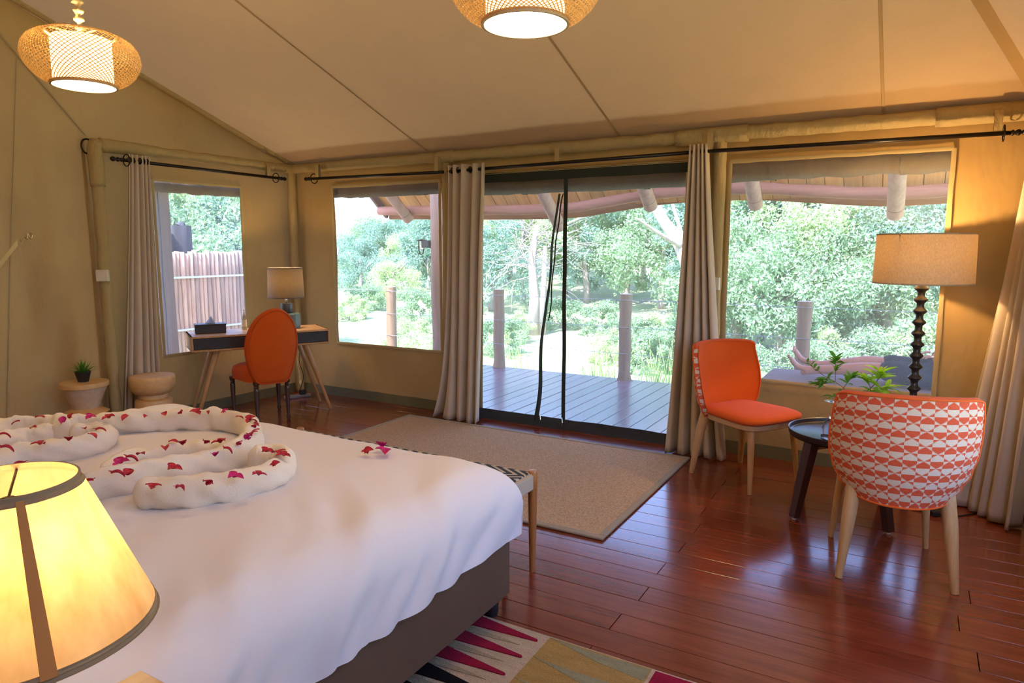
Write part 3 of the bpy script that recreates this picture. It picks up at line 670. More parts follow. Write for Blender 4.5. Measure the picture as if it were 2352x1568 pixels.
# ------------------------------------------------------------------ pendant lamps
def pendant(label,loc,top,scale=1.0):
    t_=thing('pendant_lamp',label,'pendant lamp',loc,0,'woven pendant lamps')
    prof=[(.150,.235),(.185,.228),(.222,.205),(.247,.170),(.256,.130),(.247,.090),(.225,.055),(.195,.026),(.165,.008),(.140,.0)]
    prof=[(r*scale,z*scale) for r,z in prof]
    def pt(v):
        f=v*(len(prof)-1); i=min(int(f),len(prof)-2); k=f-i; return (lerp(prof[i][0],prof[i+1][0],k),lerp(prof[i][1],prof[i+1][1],k))
    bam=t_bamboo
    for sgn in (1,-1):
        m_=MB(); N=66; S=22; wd=.0027
        for k in range(N):
            a0=2*PI*k/N
            b=len(m_.v)
            for i in range(S+1):
                v=i/S; r,z=pt(v); a=a0+sgn*v*1.9; r2=r+.0015*sgn
                tx=Vector((-math.sin(a),math.cos(a),0)); 
                p=Vector((r2*math.cos(a),r2*math.sin(a),z)); m_.v+=[tuple(p-tx*wd),tuple(p+tx*wd)]
            m_.f+=[(b+2*i,b+2*i+1,b+2*i+3,b+2*i+2) for i in range(S)]
        o=m_.build('woven_lattice',bam,t_); o['kind']='stuff'
    for (r,z,h) in ((.150,.236,.012),(.140,.0,.014)):
        m_=MB(); r*=scale; z*=scale; m_.lathe([(r-.004,z-h/2),(r+.005,z-h/2),(r+.005,z+h/2),(r-.004,z+h/2),(r-.004,z-h/2)],n=48,capb=False,capt=False); m_.build('rim',bamrim,t_)
    m_=MB(); m_.lathe([(.130*scale,.010),(.130*scale,.215*scale)],n=40,capb=False,capt=False); m_.build('inner_shade',innerm,t_,smooth=True)
    m_=MB(); m_.lathe([(.137*scale,.002),(.134*scale,-.001)],n=48,capt=True,capb=False); m_.build('diffuser',diffm,t_)
    # gathered fabric cord sleeve up to the roof
    n=int((top-.2)/.012); P=[(.006*nz(i*.5,1,loc[0]),.006*nz(i*.5,2,loc[0]),.215+i*.012) for i in range(n)]
    m_=MB(); m_.tube(P,[.016+.007*math.sin(i*1.9)+.006*nz(i*.9,3) for i in range(n)],12,wob=.5); m_.build('cord_sleeve',M['sleeve2'],t_,smooth=True)
    m_=MB(); m_.tube([(-.150*scale,0,.236*scale),(.150*scale,0,.236*scale)],.004,6); m_.tube([(0,-.150*scale,.236*scale),(0,.150*scale,.236*scale)],.004,6); m_.build('cross_bar',bamrim,t_)
    m_=MB(); m_.lathe([(.012,.10),(.024,.125),(.028,.15),(.018,.18),(.014,.215)],n=14); m_.build('bulb',bulbm,t_,smooth=True)
    lamp('pendant_light',(0,0,.245*scale),PEND_UP,.05,WARM,t_)
    return t_
t_bamboo=plain('bamboo strip',(.62,.33,.08),.6,var=.2); 
tt=NT('bamboo strip lit'); n=tt.noise(tt.coord(),14,3); tt.col(tt.ramp(n,[(.3,(.55,.27,.07)),(.7,(.82,.50,.17))])); tt.p(Roughness=.6); tt.translucent(.28,(.95,.58,.16)); t_bamboo=tt.m
bamrim=plain('bamboo rim',(.58,.38,.17),.55)
M['sleeve2']=fabric('gathered sleeve',(.66,.50,.24),weave=300)
def emit(name,c,s): 
    t=NT(name); e=t.node('ShaderNodeEmission'); e.inputs[0].default_value=(*c,1); e.inputs[1].default_value=s; t.l.new(e.outputs[0],t.out.inputs[0]); return t.m
innerm=emit('lit inner shade',(1,.74,.42),2.8); diffm=emit('lit diffuser',(1,.70,.37),30.0)
PEND_UP=27
pendant('woven bamboo pendant lamp hanging over the left side of the bed',(-3.56,1.97,2.285),zr(1.97)-2.285,1.0)
pendant('woven bamboo pendant lamp cut off by the top edge of the photo',(-1.16,2.08,2.23),zr(2.08)-2.23,1.0)
# ------------------------------------------------------------------ desk corner
DC=(-5.105,4.20); DA=R(60.8)
de=thing('desk','pale wood desk with charcoal drawers in the tent corner','desk',(*DC,0),DA)
hx,hy,z0,z1=.585,.225,.625,.76
MB().bbox(-hx,hx,-hy,hy,z1-.018,z1,.003).build('top',M['ashx'],de)
MB().bbox(-hx,hx,-hy,hy,z0,z0+.018,.003).build('bottom_panel',M['ash'],de)
for x in (-hx,hx-.018): MB().bbox(x,x+.018,-hy,hy,z0,z1,.003).build('side_panel',M['ash'],de)
MB().bbox(-hx+.018,hx-.018,hy-.012,hy,z0+.018,z1-.018,.002).build('back_panel',M['ash'],de)
for x0,x1 in ((-hx+.02,-.003),(.003,hx-.02)):
    MB().bbox(x0,x1,-hy+.008,-hy+.03,z0+.02,z1-.02,.002).build('drawer',M['drawer'],de)
for sx in (-1,1):
    for sy in (-1,1):
        m_=MB(); m_.tube([(sx*.375,sy*.15,z0),(sx*.58,sy*.185,.0)],[.024,.014],16); m_.build('leg',M['ash'],de,auto=40)
def ondesk(lx,ly):
    c,s=math.cos(DA),math.sin(DA); return (DC[0]+lx*c-ly*s,DC[1]+lx*s+ly*c,z1)
# desk lamp
dl=thing('desk_lamp','small desk lamp with grey linen drum shade','lamp',ondesk(.27,.06),R(20))
slate=plain('slate ceramic',(.045,.05,.055),.35,var=.3,scale=12); teal=plain('teal ceramic',(.10,.16,.17),.4)
m_=MB(); m_.bbox(-.02,.11,-.055,.055,0,.14,.012); m_.build('base_block',teal,dl)
m_=MB(); m_.lathe([(.052,.14),(.055,.145),(.055,.225),(.052,.23),(0,.23)],n=28); m_.build('base_cylinder',slate,dl,auto=40)
m_=MB(); m_.lathe([(.010,.23),(.010,.30)],n=12); m_.build('neck',M['chrome'],dl,smooth=True)
def linen(name,c,tc,amt):
    t=NT(name); o=t.coord(); a=t.noise(t.mapping(o,(1,1,9)),90,2,.7); b=t.noise(t.mapping(o,(9,9,1)),60,2,.7); n=t.math('ADD',t.math('MULTIPLY',a,.5),t.math('MULTIPLY',b,.5))
    t.col(t.ramp(n,[(.35,sc(c,.7)),(.65,sc(c,1.25))])); t.p(Roughness=.9,Normal=t.bump(n,.3,.002)); t.translucent(amt,t.ramp(n,[(.35,sc(tc,.6)),(.65,sc(tc,1.2))])); return t.m
m_=MB(); m_.lathe([(.163,.285),(.155,.555)],n=48,capb=False,capt=False); s_=m_.build('shade',linen('grey linen',(.11,.095,.085),(.50,.33,.13),.045),dl,smooth=True)
for z,r in ((.285,.163),(.555,.155)):
    m_=MB(); m_.lathe([(r+.002,z-.004),(r+.002,z+.004),(r-.003,z+.004),(r-.003,z-.004),(r+.002,z-.004)],n=48,capb=False,capt=False); m_.build('shade_rim',plain('rim',(.10,.08,.07),.7),s_)
MB().lathe([(.01,.30),(.022,.36),(.026,.39),(.01,.42),(0,.42)],n=14).build('bulb',bulbm,dl,smooth=True)
lamp('desk_lamp_light',(0,0,.44),11,.03,(1,.66,.32),dl)
# tissue box
tb=thing('tissue_box','black leather tissue box on the left end of the desk','tissue box',ondesk(-.40,.02),DA-R(4))
lea=plain('black leather',(.03,.025,.028),.45,bump=.2,bscale=120)
MB().bbox(-.125,.125,-.065,.065,0,.078,.005).build('box',lea,tb); MB().bbox(-.128,.128,-.068,.068,.066,.082,.004).build('lid',lea,tb)
m_=MB(); m_.grid(lambda u,v:((u-.5)*.09*(1-v)**1.2+.01*v,.03*math.sin(u*5)*(1-v)*.6,.08+v*.07),8,6); m_.build('tissue',fabric('tissue',(.42,.45,.55),trans=.3,tcol=(.6,.6,.65)),tb,smooth=True)
# bottle
bo=thing('pump_bottle','slim pump bottle standing near the middle of the desk','bottle',ondesk(-.10,.12))
m_=MB(); m_.lathe([(.021,0),(.023,.004),(.023,.10),(.018,.118),(.010,.126),(.010,.135)],n=20); m_.build('bottle_body',plain('olive bottle',(.40,.36,.22),.25),bo,auto=50)
m_=MB(); m_.lathe([(.012,.133),(.012,.15),(.006,.152),(.004,.172),(.008,.174),(.008,.182),(0,.183)],n=14); m_.build('pump',M['plastic'],bo,auto=40)
MB().lathe([(.0235,.03),(.0235,.09)],n=20,capb=False,capt=False).build('paper_label',plain('label paper',(.62,.55,.40),.7),bo,smooth=True)

# desk chair: upholstered oval back, turned legs
CF=Vector((-.94,.35,0)).normalized(); ca=math.atan2(-CF.x,CF.y)
ch=thing('desk_chair','orange upholstered oval-back chair pushed under the desk','chair',(-4.935,4.085,0),ca)
def seatpad(u,v):
    a=2*PI*u; n=4.0; c,s=math.cos(a),math.sin(a); r=(abs(c)**n+abs(s)**n)**(-1/n)
    x=c*r; y=s*r; w_=lerp(.19,.235,(y+1)/2); return x,y,w_
m_=MB()
def sp(u,v):
    x,y,w_=seatpad(u,0)
    k=[(0.0,1.0),(.0,1.0),(.03,1.015),(.075,1.01),(.105,.95),(.125,.78),(.135,.4),(.137,.02)]
    f=v*(len(k)-1); i=min(int(f),len(k)-2); q=f-i; h=lerp(k[i][0],k[i+1][0],q); s_=lerp(k[i][1],k[i+1][1],q)
    return (x*w_*s_,y*.235*s_+.005,.36+h)
m_.grid(sp,48,21,True); m_.f.append(tuple(range(48))[::-1]); m_.build('seat',M['orange'],ch,smooth=True)
def oval(a,k=1.0):
    # outline of the oval back: x half width .235, flattened narrower bottom
    x=math.sin(a); z=-math.cos(a)
    if z<0: 
        n=9; r_=(abs(x)**n+abs(z)**n)**(-1/n); x*=r_; z*=r_; w_=.225-.075*min(1,z*z)**.8
    else: w_=.225
    return x*w_*k,z
m_=MB(); NA=48
def ring(k,off,dy):
    out=[]
    for i in range(NA):
        x,z=oval(2*PI*i/NA,k); zz=.665+z*.335*(k if z>-.9 else k); x_=x
        if zz<.36: x_=math.copysign(max(abs(x_),0),x_)
        zz=max(.345,zz); out.append((x_,-.235-.12*max(0,(zz-.42)/.6)+off+.045*(x/.225)**2*1.0+dy,zz))
    return out
rings=[ring(.02,-.040,-.012),ring(.5,-.038,-.008),ring(.85,-.032,0),ring(.965,-.022,0),ring(1.0,0,0),ring(.965,.024,0),ring(.85,.036,0),ring(.5,.045,0),ring(.02,.048,0)]
for rg in rings: m_.v+=rg
m_.f+=[(i*NA+k,i*NA+(k+1)%NA,(i+1)*NA+(k+1)%NA,(i+1)*NA+k) for i in range(len(rings)-1) for k in range(NA)]
m_.f+=[tuple(range(NA))[::-1],tuple((len(rings)-1)*NA+k for k in range(NA))]
bk=m_.build('backrest',M['orange'],ch,smooth=True)
for k,of in ((.95,-.031),(.97,.026)):
    m_=MB(); rg=ring(k,of,0); m_.tube(rg+[rg[0]],.0045,6,cap=False); m_.build('piping',M['orange'],bk,smooth=True)
tl=[(.010,0),(.016,.01),(.018,.03),(.011,.045),(.015,.06),(.013,.07),(.015,.09),(.022,.27),(.023,.30),(.017,.308),(.023,.318),(.017,.328),(.026,.342),(.026,.37)]
for x,y,s_ in ((-.205,.20,1),(.205,.20,1),(-.135,-.205,1),(.135,-.205,1)):
    m_=MB(); m_.lathe(tl,(x,y,0),16); 
    m_.build('leg',M['ebony'],ch,auto=50)
# power strip and lamp cable under the desk
ps=thing('power_strip','flat power strip with adapter lying under the desk','power strip',(-5.30,4.80,0),R(62))
MB().bbox(-.13,.13,-.03,.03,.0,.03,.006).build('strip',plain('grey strip',(.30,.29,.28),.5),ps); MB().bbox(.02,.08,-.03,.03,.03,.075,.006).build('adapter',M['black'],ps)
cb=spline([ondesk(.36,.18),(-5.16,4.74,.62),(-5.18,4.73,.40),(-5.12,4.72,.25),(-5.16,4.71,.12),(-5.26,4.79,.06),(-5.27,4.81,.05)],8)
tag(MB().tube([tuple(p) for p in cb],.0035,6).build('lamp_cable',M['black'],smooth=True),'thin black lamp cable hanging down behind the desk','cable')

# ------------------------------------------------------------------ stools and plant
s1=thing('drum_stool','pale hourglass wooden stool carrying the potted plant','stool',(-5.465,2.84,0))
m_=MB(); m_.lathe([(.165,.442),(.168,.446),(.168,.476),(.165,.48),(0,.48)],n=48); m_.build('top',M['honey'],s1,auto=30)
m_=MB(); m_.lathe([(.085,.272),(.09,.28),(.155,.442)],n=48); m_.build('upper_cone',M['stoolpale'],s1,auto=30)
m_=MB(); m_.lathe([(.09,.212),(.150,.238),(.158,.244),(.150,.250),(.088,.276)],n=48); m_.build('middle_disc',M['honey'],s1,auto=30)
m_=MB(); m_.lathe([(.155,0),(.155,.03),(.10,.16),(.092,.212)],n=48); m_.build('lower_cone',M['stoolpale'],s1,auto=30)
s2=thing('drum_stool','honey wooden bowl-shaped stool in front of the side curtain','stool',(-5.275,3.272,0))
m_=MB(); m_.lathe([(.112,.330),(.140,.342),(.160,.370),(.169,.41),(.170,.45),(.166,.472),(.160,.478),(0,.478)],n=48); m_.build('bowl_top',M['honey'],s2,auto=35)
m_=MB(); m_.lathe([(.105,.29),(.108,.30),(.112,.332)],n=40); m_.build('neck',M['honey'],s2,smooth=True)
m_=MB(); m_.lathe([(.12,0),(.13,.02),(.142,.20),(.140,.268),(.134,.285),(.105,.292)],n=48); m_.build('base',M['honey'],s2,auto=35)
pp=thing('potted_plant','spiky green succulent in a small black pot','potted plant',(-5.47,2.84,.48))
m_=MB(); m_.lathe([(.034,0),(.037,.004),(.054,.072),(.056,.074),(.056,.08),(.050,.08),(.047,.068),(0,.066)],n=32); m_.build('pot',plain('black pot',(.018,.018,.022),.5),pp,auto=35)
random.seed(5)
for k in range(46):
    a=k*2.399; el=R(lerp(88,22,(k/46)**.8)); l=lerp(.10,.115,random.random()); w_=.0055
    d=Vector((math.cos(a)*math.cos(el),math.sin(a)*math.cos(el),math.sin(el))); sd_=Vector((-math.sin(a),math.cos(a),0)); n_=d.cross(sd_)
    b=Vector((math.cos(a)*.014*(k/46),math.sin(a)*.014*(k/46),.066))
    m_=MB(); V=[]
    for i in range(6):
        v=i/5; ww=w_*math.sin(PI*min(.98,.25+.75*v)); c_=b+d*l*v-Vector((0,0,1))*.02*v*v*math.cos(el)
        V+=[c_-sd_*ww,c_+n_*.0015,c_+sd_*ww]
    m_.add(V,[(3*i,3*i+1,3*i+4,3*i+3) for i in range(5)]+[(3*i+1,3*i+2,3*i+5,3*i+4) for i in range(5)]); m_.build('leaf',M['succ'],pp,smooth=True)

# ------------------------------------------------------------------ lounge chairs
def patternmat():
    t=NT('red cream geometric fabric'); uv=t.node('ShaderNodeUVMap').outputs[0]; sx=t.node('ShaderNodeSeparateXYZ'); t.l.new(uv,sx.inputs[0])
    x=t.math('MULTIPLY',sx.outputs[0],1/.108); y=t.math('MULTIPLY',sx.outputs[1],1/.066)
    s=t.math('ADD',x,y); d=t.math('SUBTRACT',x,y)
    fs=t.math('SUBTRACT',t.math('FRACT',t.math('ADD',s,50.0)),.5); fd=t.math('SUBTRACT',t.math('FRACT',t.math('ADD',d,50.0)),.5)
    dx=t.math('ADD',fs,fd); dy=t.math('SUBTRACT',fs,fd)
    top=t.math('GREATER_THAN',t.math('FRACT',t.math('ADD',y,50.0)),.5); tip=t.math('GREATER_THAN',t.math('ABSOLUTE',dx),.52)
    xor=t.math('ABSOLUTE',t.math('SUBTRACT',top,tip))
    ln=t.math('MAXIMUM',t.math('ABSOLUTE',fs),t.math('ABSOLUTE',fd)); line=t.math('GREATER_THAN',ln,.482)
    o=t.coord(); f=t.noise(o,420,2,.7); 
    red=t.ramp(f,[(.3,(.50,.055,.018)),(.7,(.74,.13,.05))]); crm=t.ramp(f,[(.3,(.56,.40,.26)),(.7,(.76,.60,.43))])
    # lattice lines flip colour against what they cross
    k=t.math('ABSOLUTE',t.math('SUBTRACT',xor,t.math('MULTIPLY',line,1.0)))
    t.col(t.mix(k,red,crm)); t.p(Roughness=.9,Normal=t.bump(f,.5,.003)); t.b.inputs['Specular IOR Level'].default_value=.15
    return t.m
PAT=patternmat()
def lounge():
    t=thing('lounge_chair','','chair')
    # legs
    for sx in (-1,1):
        m_=MB(); m_.tube([(sx*.185,.205,.405),(sx*.218,.245,0)],[.023,.0135],18); m_.build('leg',M['ash'],t,auto=40)
        m_=MB(); m_.tube([(sx*.185,-.175,.43),(sx*.200,-.205,.30),(sx*.232,-.242,0)],[.033,.031,.0155],18); m_.build('leg',M['ash'],t,auto=40)
    def outline(a,grow=0):
        c,s=math.cos(a),math.sin(a); n=5; r=(abs(c)**n+abs(s)**n)**(-1/n); x=c*r; y=s*r
        w_=lerp(.215,.262,(y+1)/2)+grow; return x*w_,y*(.245+grow)+.02+.018*(1-x*x)*(1 if y>0 else 0)
    N=56
    m_=MB(); 
    for z,g in ((.388,-.022),(.394,-.014),(.424,-.012),(.426,-.02)): m_.v+=[(*outline(2*PI*k/N,g),z) for k in range(N)]
    m_.f+=[(i*N+k,i*N+(k+1)%N,(i+1)*N+(k+1)%N,(i+1)*N+k) for i in range(3) for k in range(N)]+[tuple(range(N))[::-1],tuple(3*N+k for k in range(N))]
    m_.build('seat_frame',M['ashx'],t,auto=40)
    m_=MB(); pr=[(.426,-.012),(.434,0),(.448,.004),(.462,-.004),(.474,-.03),(.482,-.08),(.486,-.15),(.487,-.19)]
    for z,g in pr: m_.v+=[(*outline(2*PI*k/N,g),z) for k in range(N)]
    n_=len(pr); m_.f+=[(i*N+k,i*N+(k+1)%N,(i+1)*N+(k+1)%N,(i+1)*N+k) for i in range(n_-1) for k in range(N)]+[tuple(range(N))[::-1],tuple((n_-1)*N+k for k in range(N))]
    m_.build('seat',M['orange'],t,smooth=True)
    # wrap-around back shell
    ks=[(0,.215),(.10,.245),(.25,.278),(.45,.298),(.62,.300),(.8,.294),(1,.285)]
    def hw(v):
        for (a,b),(c,d) in zip(ks[:-1],ks[1:]):
            if v<=c: q=(v-a)/(c-a); q=q*q*(3-2*q); return lerp(b,d,q)
        return ks[-1][1]
    def shell(u,v,th):
        x_=(u-.5)*2; an=x_*R(62); w_=hw(v)
        zt=.872-.012*x_*x_-.035*max(0,abs(x_)-.82)**2/.0324*.35; zb_=.375+.030*abs(x_)**3
        x=w_*math.sin(an)/math.sin(R(62))-th*1.0*math.sin(an); y=-.285-.055*v+.165*(1-math.cos(an))/(1-math.cos(R(62)))*(.80+.25*math.sin(PI*min(1,v*1.1)))+.02*math.sin(PI*v)*-1+th*math.cos(an)*1.3
        return (x,y,lerp(zb_,zt,v))
    nu,nv=40,24
    m_=MB(); m_.grid(lambda u,v:shell(1-u,v,0),nu,nv); o=m_.build('outer_shell',PAT,t,smooth=True)
    uvl=o.data.uv_layers.new(name='UVMap')
    for lp in o.data.loops:
        i=lp.vertex_index; uu=(i%(nu+1))/nu; vv=(i//(nu+1))/nv; uvl.data[lp.index].uv=((uu-.5)*.74,vv*.50)
    m_=MB(); m_.grid(lambda u,v:shell(u,v,.030+.014*math.sin(PI*v)*math.sin(PI*u)),nu,nv)
    # rim strip joining inner and outer skins
    def border(th):
        B=[shell(k/nu,0,th) for k in range(nu)]+[shell(1,k/nv,th) for k in range(nv)]+[shell(1-k/nu,1,th) for k in range(nu)]+[shell(0,1-k/nv,th) for k in range(nv)]; return B
    b0=border(0); b1=border(.030); mid=[((a[0]+b[0])/2*1.008,(a[1]+b[1])/2,(a[2]+b[2])/2+(.012 if a[2]>.7 else 0)) for a,b in zip(b0,b1)]
    nb=len(b0); base=len(m_.v); m_.v+=b0+mid+b1
    top_=lambda k: nu+nv<=k<2*nu+nv
    for r_ in (0,1): m_.f+=[(base+r_*nb+k,base+r_*nb+(k+1)%nb,base+(r_+1)*nb+(k+1)%nb,base+(r_+1)*nb+k) for k in range(nb) if top_(k)]
    e_=MB(); e_.v+=b0+mid+b1
    for r_ in (0,1): e_.f+=[(r_*nb+k,r_*nb+(k+1)%nb,(r_+1)*nb+(k+1)%nb,(r_+1)*nb+k) for k in range(nb) if not top_(k)]
    eo=e_.build('shell_edge',PAT,o,smooth=True); ul=eo.data.uv_layers.new(name='UVMap')
    for lp in eo.data.loops:
        c_=eo.data.vertices[lp.vertex_index].co; ul.data[lp.index].uv=(c_.y*1.0+.4*math.copysign(1,c_.x),c_.z)
    bk=m_.build('backrest',M['orange'],t,smooth=True)
    m_=MB(); m_.tube(b0+[b0[0]],.0048,6,cap=False); m_.build('piping',M['orange'],bk,smooth=True)
    m_=MB(); m_.tube([(p[0],p[1]+.004,p[2]) for p in b1]+[b1[0]],.004,6,cap=False); m_.build('piping',M['orange'],bk,smooth=True)
    return t
la=lounge(); la['label']='orange chair facing us between door curtain and right window'; la['group']='lounge chairs'
la.location=(-.88,4.55,0); la.rotation_euler=(0,0,math.atan2(-.86,-.507))
lb=copy_tree(la); lb['label']='chair turned away showing its red and cream geometric back'; lb.location=(-.024,3.62,0); lb.rotation_euler=(0,0,math.atan2(.19,.98))

# ------------------------------------------------------------------ side table and what stands on it
TC=(-.275,4.215)
st=thing('side_table','round dark tray-top side table between the two orange chairs','side table',(*TC,0),R(5))
m_=MB(); m_.lathe([(0.0,.435),(.27,.435),(.285,.439),(.297,.453),(.302,.479),(.299,.481),(.294,.477),(.289,.457),(.28,.451),(.0,.451)],n=64,capb=False,capt=False); m_.build('tray_top',plain('dark tray',(.022,.020,.026),.32,var=.2),st,auto=35)
for sx in (-1,1):
    for sy in (-1,1):
        m_=MB(); a=math.atan2(sy,sx); P=[(sx*.165,sy*.165,.434),(sx*.232,sy*.232,.012)]
        m_.tube(P,[.040,.030],4,sq=.95); m_.build('leg',M['espresso'],st)
        MB().lathe([(.009,0),(.012,.004),(.012,.013)],(sx*.232,sy*.232,0),10).build('foot_pad',M['plastic'],st)
for a in (0,PI/2):
    m_=MB(); c,s=math.cos(a+PI/4),math.sin(a+PI/4); m_.tube([(-c*.23,-s*.23,.408),(c*.23,s*.23,.408)],.022,4); m_.build('apron',M['espresso'],st)
tz=.4515
tr=thing('small_tray','small round black tray on the side table','tray',(-.265,4.06,tz))
m_=MB(); m_.lathe([(0,.0),(.10,.0),(.118,.006),(.125,.022),(.122,.023),(.115,.010),(0,.005)],n=48,capb=False,capt=False); m_.build('dish',plain('black tray',(.015,.016,.02),.3),tr,auto=40)
gl=NT('clear glass'); g_=gl.node('ShaderNodeBsdfGlass'); g_.inputs['IOR'].default_value=1.45; g_.inputs['Roughness'].default_value=0; g_.inputs[0].default_value=(.97,.98,1,1)
trp=gl.node('ShaderNodeBsdfTransparent'); mx=gl.node('ShaderNodeMixShader'); mx.inputs[0].default_value=.85; gl.l.new(trp.outputs[0],mx.inputs[1]); gl.l.new(g_.outputs[0],mx.inputs[2]); gl.l.new(mx.outputs[0],gl.out.inputs[0])
def wineglass(label,loc):
    t=thing('wine_glass',label,'wine glass',loc,0,'upturned wine glasses on the tray')
    m_=MB(); m_.lathe([(.030,0),(.036,.03),(.038,.05),(.034,.075),(.018,.092),(.006,.098)],n=28,capb=False,capt=False); m_.build('bowl',gl.m,t,smooth=True)
    m_=MB(); m_.lathe([(.005,.097),(.0035,.12),(.0035,.170),(.006,.178)],n=14); m_.build('stem',gl.m,t,smooth=True)
    m_=MB(); m_.lathe([(.006,.178),(.034,.184),(.035,.186),(.004,.188)],n=28); m_.build('foot',gl.m,t,smooth=True); return t
wineglass('upturned wine glass left of the patterned chair back',(-.345,4.068,tz+.006)).scale=(1,1,1.14); wineglass('second upturned wine glass hidden behind the chair back',(-.225,4.03,tz+.006))
vz=thing('vase','clear glass vase holding leafy green twigs','vase',(-.20,4.27,tz))
m_=MB(); m_.lathe([(.035,0),(.045,.01),(.045,.12),(.03,.17),(.034,.19)],n=28,capt=False); m_.build('glass',gl.m,vz,smooth=True)
random.seed(21)
def leafpart(b,d,l,w_,mat,parent,droop=.3):
    d=d.normalized(); sd_=d.cross(Vector((0,0,1))); sd_=sd_.normalized() if sd_.length>.05 else Vector((1,0,0))
    roll=random.uniform(-.7,.7); up=sd_.cross(d); sd_=(sd_*math.cos(roll)+up*math.sin(roll)); up=sd_.cross(d); m_=MB(); V=[]
    for i in range(7):
        v=i/6; ww=w_*math.sin(PI*min(.985,.06+.93*v**.85)); c_=b+d*l*v+Vector((0,0,-droop*l*v*v)); V+=[c_-sd_*ww+up*ww*.25,c_,c_+sd_*ww+up*ww*.25]
    m_.add(V,[(3*i,3*i+1,3*i+4,3*i+3) for i in range(6)]+[(3*i+1,3*i+2,3*i+5,3*i+4) for i in range(6)]); return m_.build('leaf',mat,parent,smooth=True)
def twig(label,pts,tips,mat,lsize,root):
    t=thing('leafy_twig',label,'twig',root,0,'leafy twigs in the vase')
    P=[Vector(p)-Vector(root) for p in pts]; m_=MB(); S=spline(P,6); m_.tube(S,[lerp(.0035,.0015,i/len(S)) for i in range(len(S))],6); m_.build('stem',plain('twig bark',(.25,.18,.10),.8),t,smooth=True)
    for (base,tip,n_,ls) in tips:
        b=Vector(base)-Vector(root); e=Vector(tip)-Vector(root); m_=MB(); m_.tube([b,b.lerp(e,.5)+Vector((0,0,.006)),e],[.002,.0016,.0012],5); m_.build('branch',M['twb'],t)
        for k in range(int(n_*2.3)):
            a=k*2.4+random.random(); el=random.uniform(-.1,.75)
            dd=Vector((math.cos(a)*math.cos(el),math.sin(a)*math.cos(el)*.8,math.sin(el)))+(e-b).normalized()*.55
            leafpart(b.lerp(e,random.uniform(.30,1.0)),dd,ls*random.uniform(.9,1.35),ls*.155,mat,t)
M['twb']=plain('green twig',(.20,.17,.08),.7)
vr=(-.20,4.27,tz+.05)
twig('dark leafy twigs leaning left out of the vase',[vr,(-.25,4.24,.66),(-.32,4.20,.74),(-.41,4.15,.80),(-.48,4.12,.86)],
     [((-.40,4.15,.795),(-.485,4.12,.865),5,.052),((-.34,4.18,.76),(-.345,4.16,.895),7,.070),((-.34,4.18,.75),(-.44,4.15,.74),6,.058),((-.30,4.2,.72),(-.25,4.16,.80),6,.060),((-.28,4.2,.69),(-.36,4.2,.67),4,.055),((-.37,4.17,.78),(-.40,4.12,.765),5,.06)],M['twigleaf'],.06,vr)
twig('bright green leafy twig leaning right out of the vase',[vr,(-.19,4.25,.68),(-.15,4.23,.75),(-.11,4.2,.82)],
     [((-.14,4.22,.77),(-.115,4.20,.825),6,.095),((-.165,4.23,.73),(-.19,4.2,.79),6,.085),((-.155,4.23,.72),(-.07,4.18,.755),5,.10),((-.17,4.24,.71),(-.15,4.15,.73),4,.08)],M['twigleafB'],.09,vr)
wb_=thing('wine_bottle','dark bottle with gold foil top behind the patterned chair','bottle',(-.185,4.12,tz))
m_=MB(); m_.lathe([(.034,0),(.037,.005),(.037,.13),(.030,.165),(.016,.195),(.0145,.22)],n=24); m_.build('bottle_body',plain('dark bottle',(.01,.02,.012),.1),wb_,auto=50)
m_=MB(); m_.lathe([(.0165,.20),(.0165,.262),(.014,.268),(0,.269)],n=20); m_.build('foil',plain('gold foil',(.80,.52,.12),.25,1,var=.3,scale=90),wb_,auto=50)

# floor lamp
fl_=thing('floor_lamp','black bobbin-turned floor lamp with wide linen drum shade','lamp',(.045,4.72,0))
pr=[(.0,0),(.15,0),(.155,.008),(.155,.022),(.14,.030),(.05,.045),(.035,.07)]
z=.10
while z<1.24:
    pr+=[(.020,z),(.021,z+.012),(.036,z+.027),(.038,z+.032),(.036,z+.037),(.021,z+.052)]; z+=.0665
pr+=[(.02,z),(.022,1.31),(.008,1.315),(.008,1.40)]
m_=MB(); m_.lathe(pr,n=28); m_.build('turned_column',plain('black lacquer',(.02,.021,.02),.28,var=.2),fl_,auto=55)
m_=MB(); m_.lathe([(.262,1.295),(.255,1.578)],n=64,capb=False,capt=False); sh=m_.build('shade',linen('natural linen',(.46,.35,.22),(.70,.44,.19),.055),fl_,smooth=True)
for z,r in ((1.295,.262),(1.578,.255)):
    m_=MB(); m_.lathe([(r+.0015,z-.004),(r+.0015,z+.004),(r-.002,z+.004),(r-.002,z-.004),(r+.0015,z-.004)],n=64,capb=False,capt=False); m_.build('shade_rim',plain('linen rim',(.42,.33,.22),.8),sh)
m_=MB()
for k in range(3): q=k*2*PI/3; m_.tube([(0,0,1.39),(.257*math.cos(q),.257*math.sin(q),1.57)],.0025,6)
m_.build('spider',M['metal'],fl_)
MB().lathe([(.012,1.36),(.022,1.395),(.03,1.43),(.028,1.455),(.012,1.475),(0,1.476)],n=16).build('bulb',bulbm,fl_,smooth=True)
lamp('floor_lamp_light',(0,0,1.49),34,.035,(1,.63,.28),fl_)
cbl=spline([(.06,4.60,.006),(.02,4.50,.005),(.12,4.45,.005),(.25,4.43,.005),(.36,4.52,.005),(.40,4.58,.005)],8)
tag(MB().tube([tuple(p) for p in cbl],.004,6).build('floor_cable',M['black'],smooth=True),'black cable looping on the floor under the patterned chair','cable')
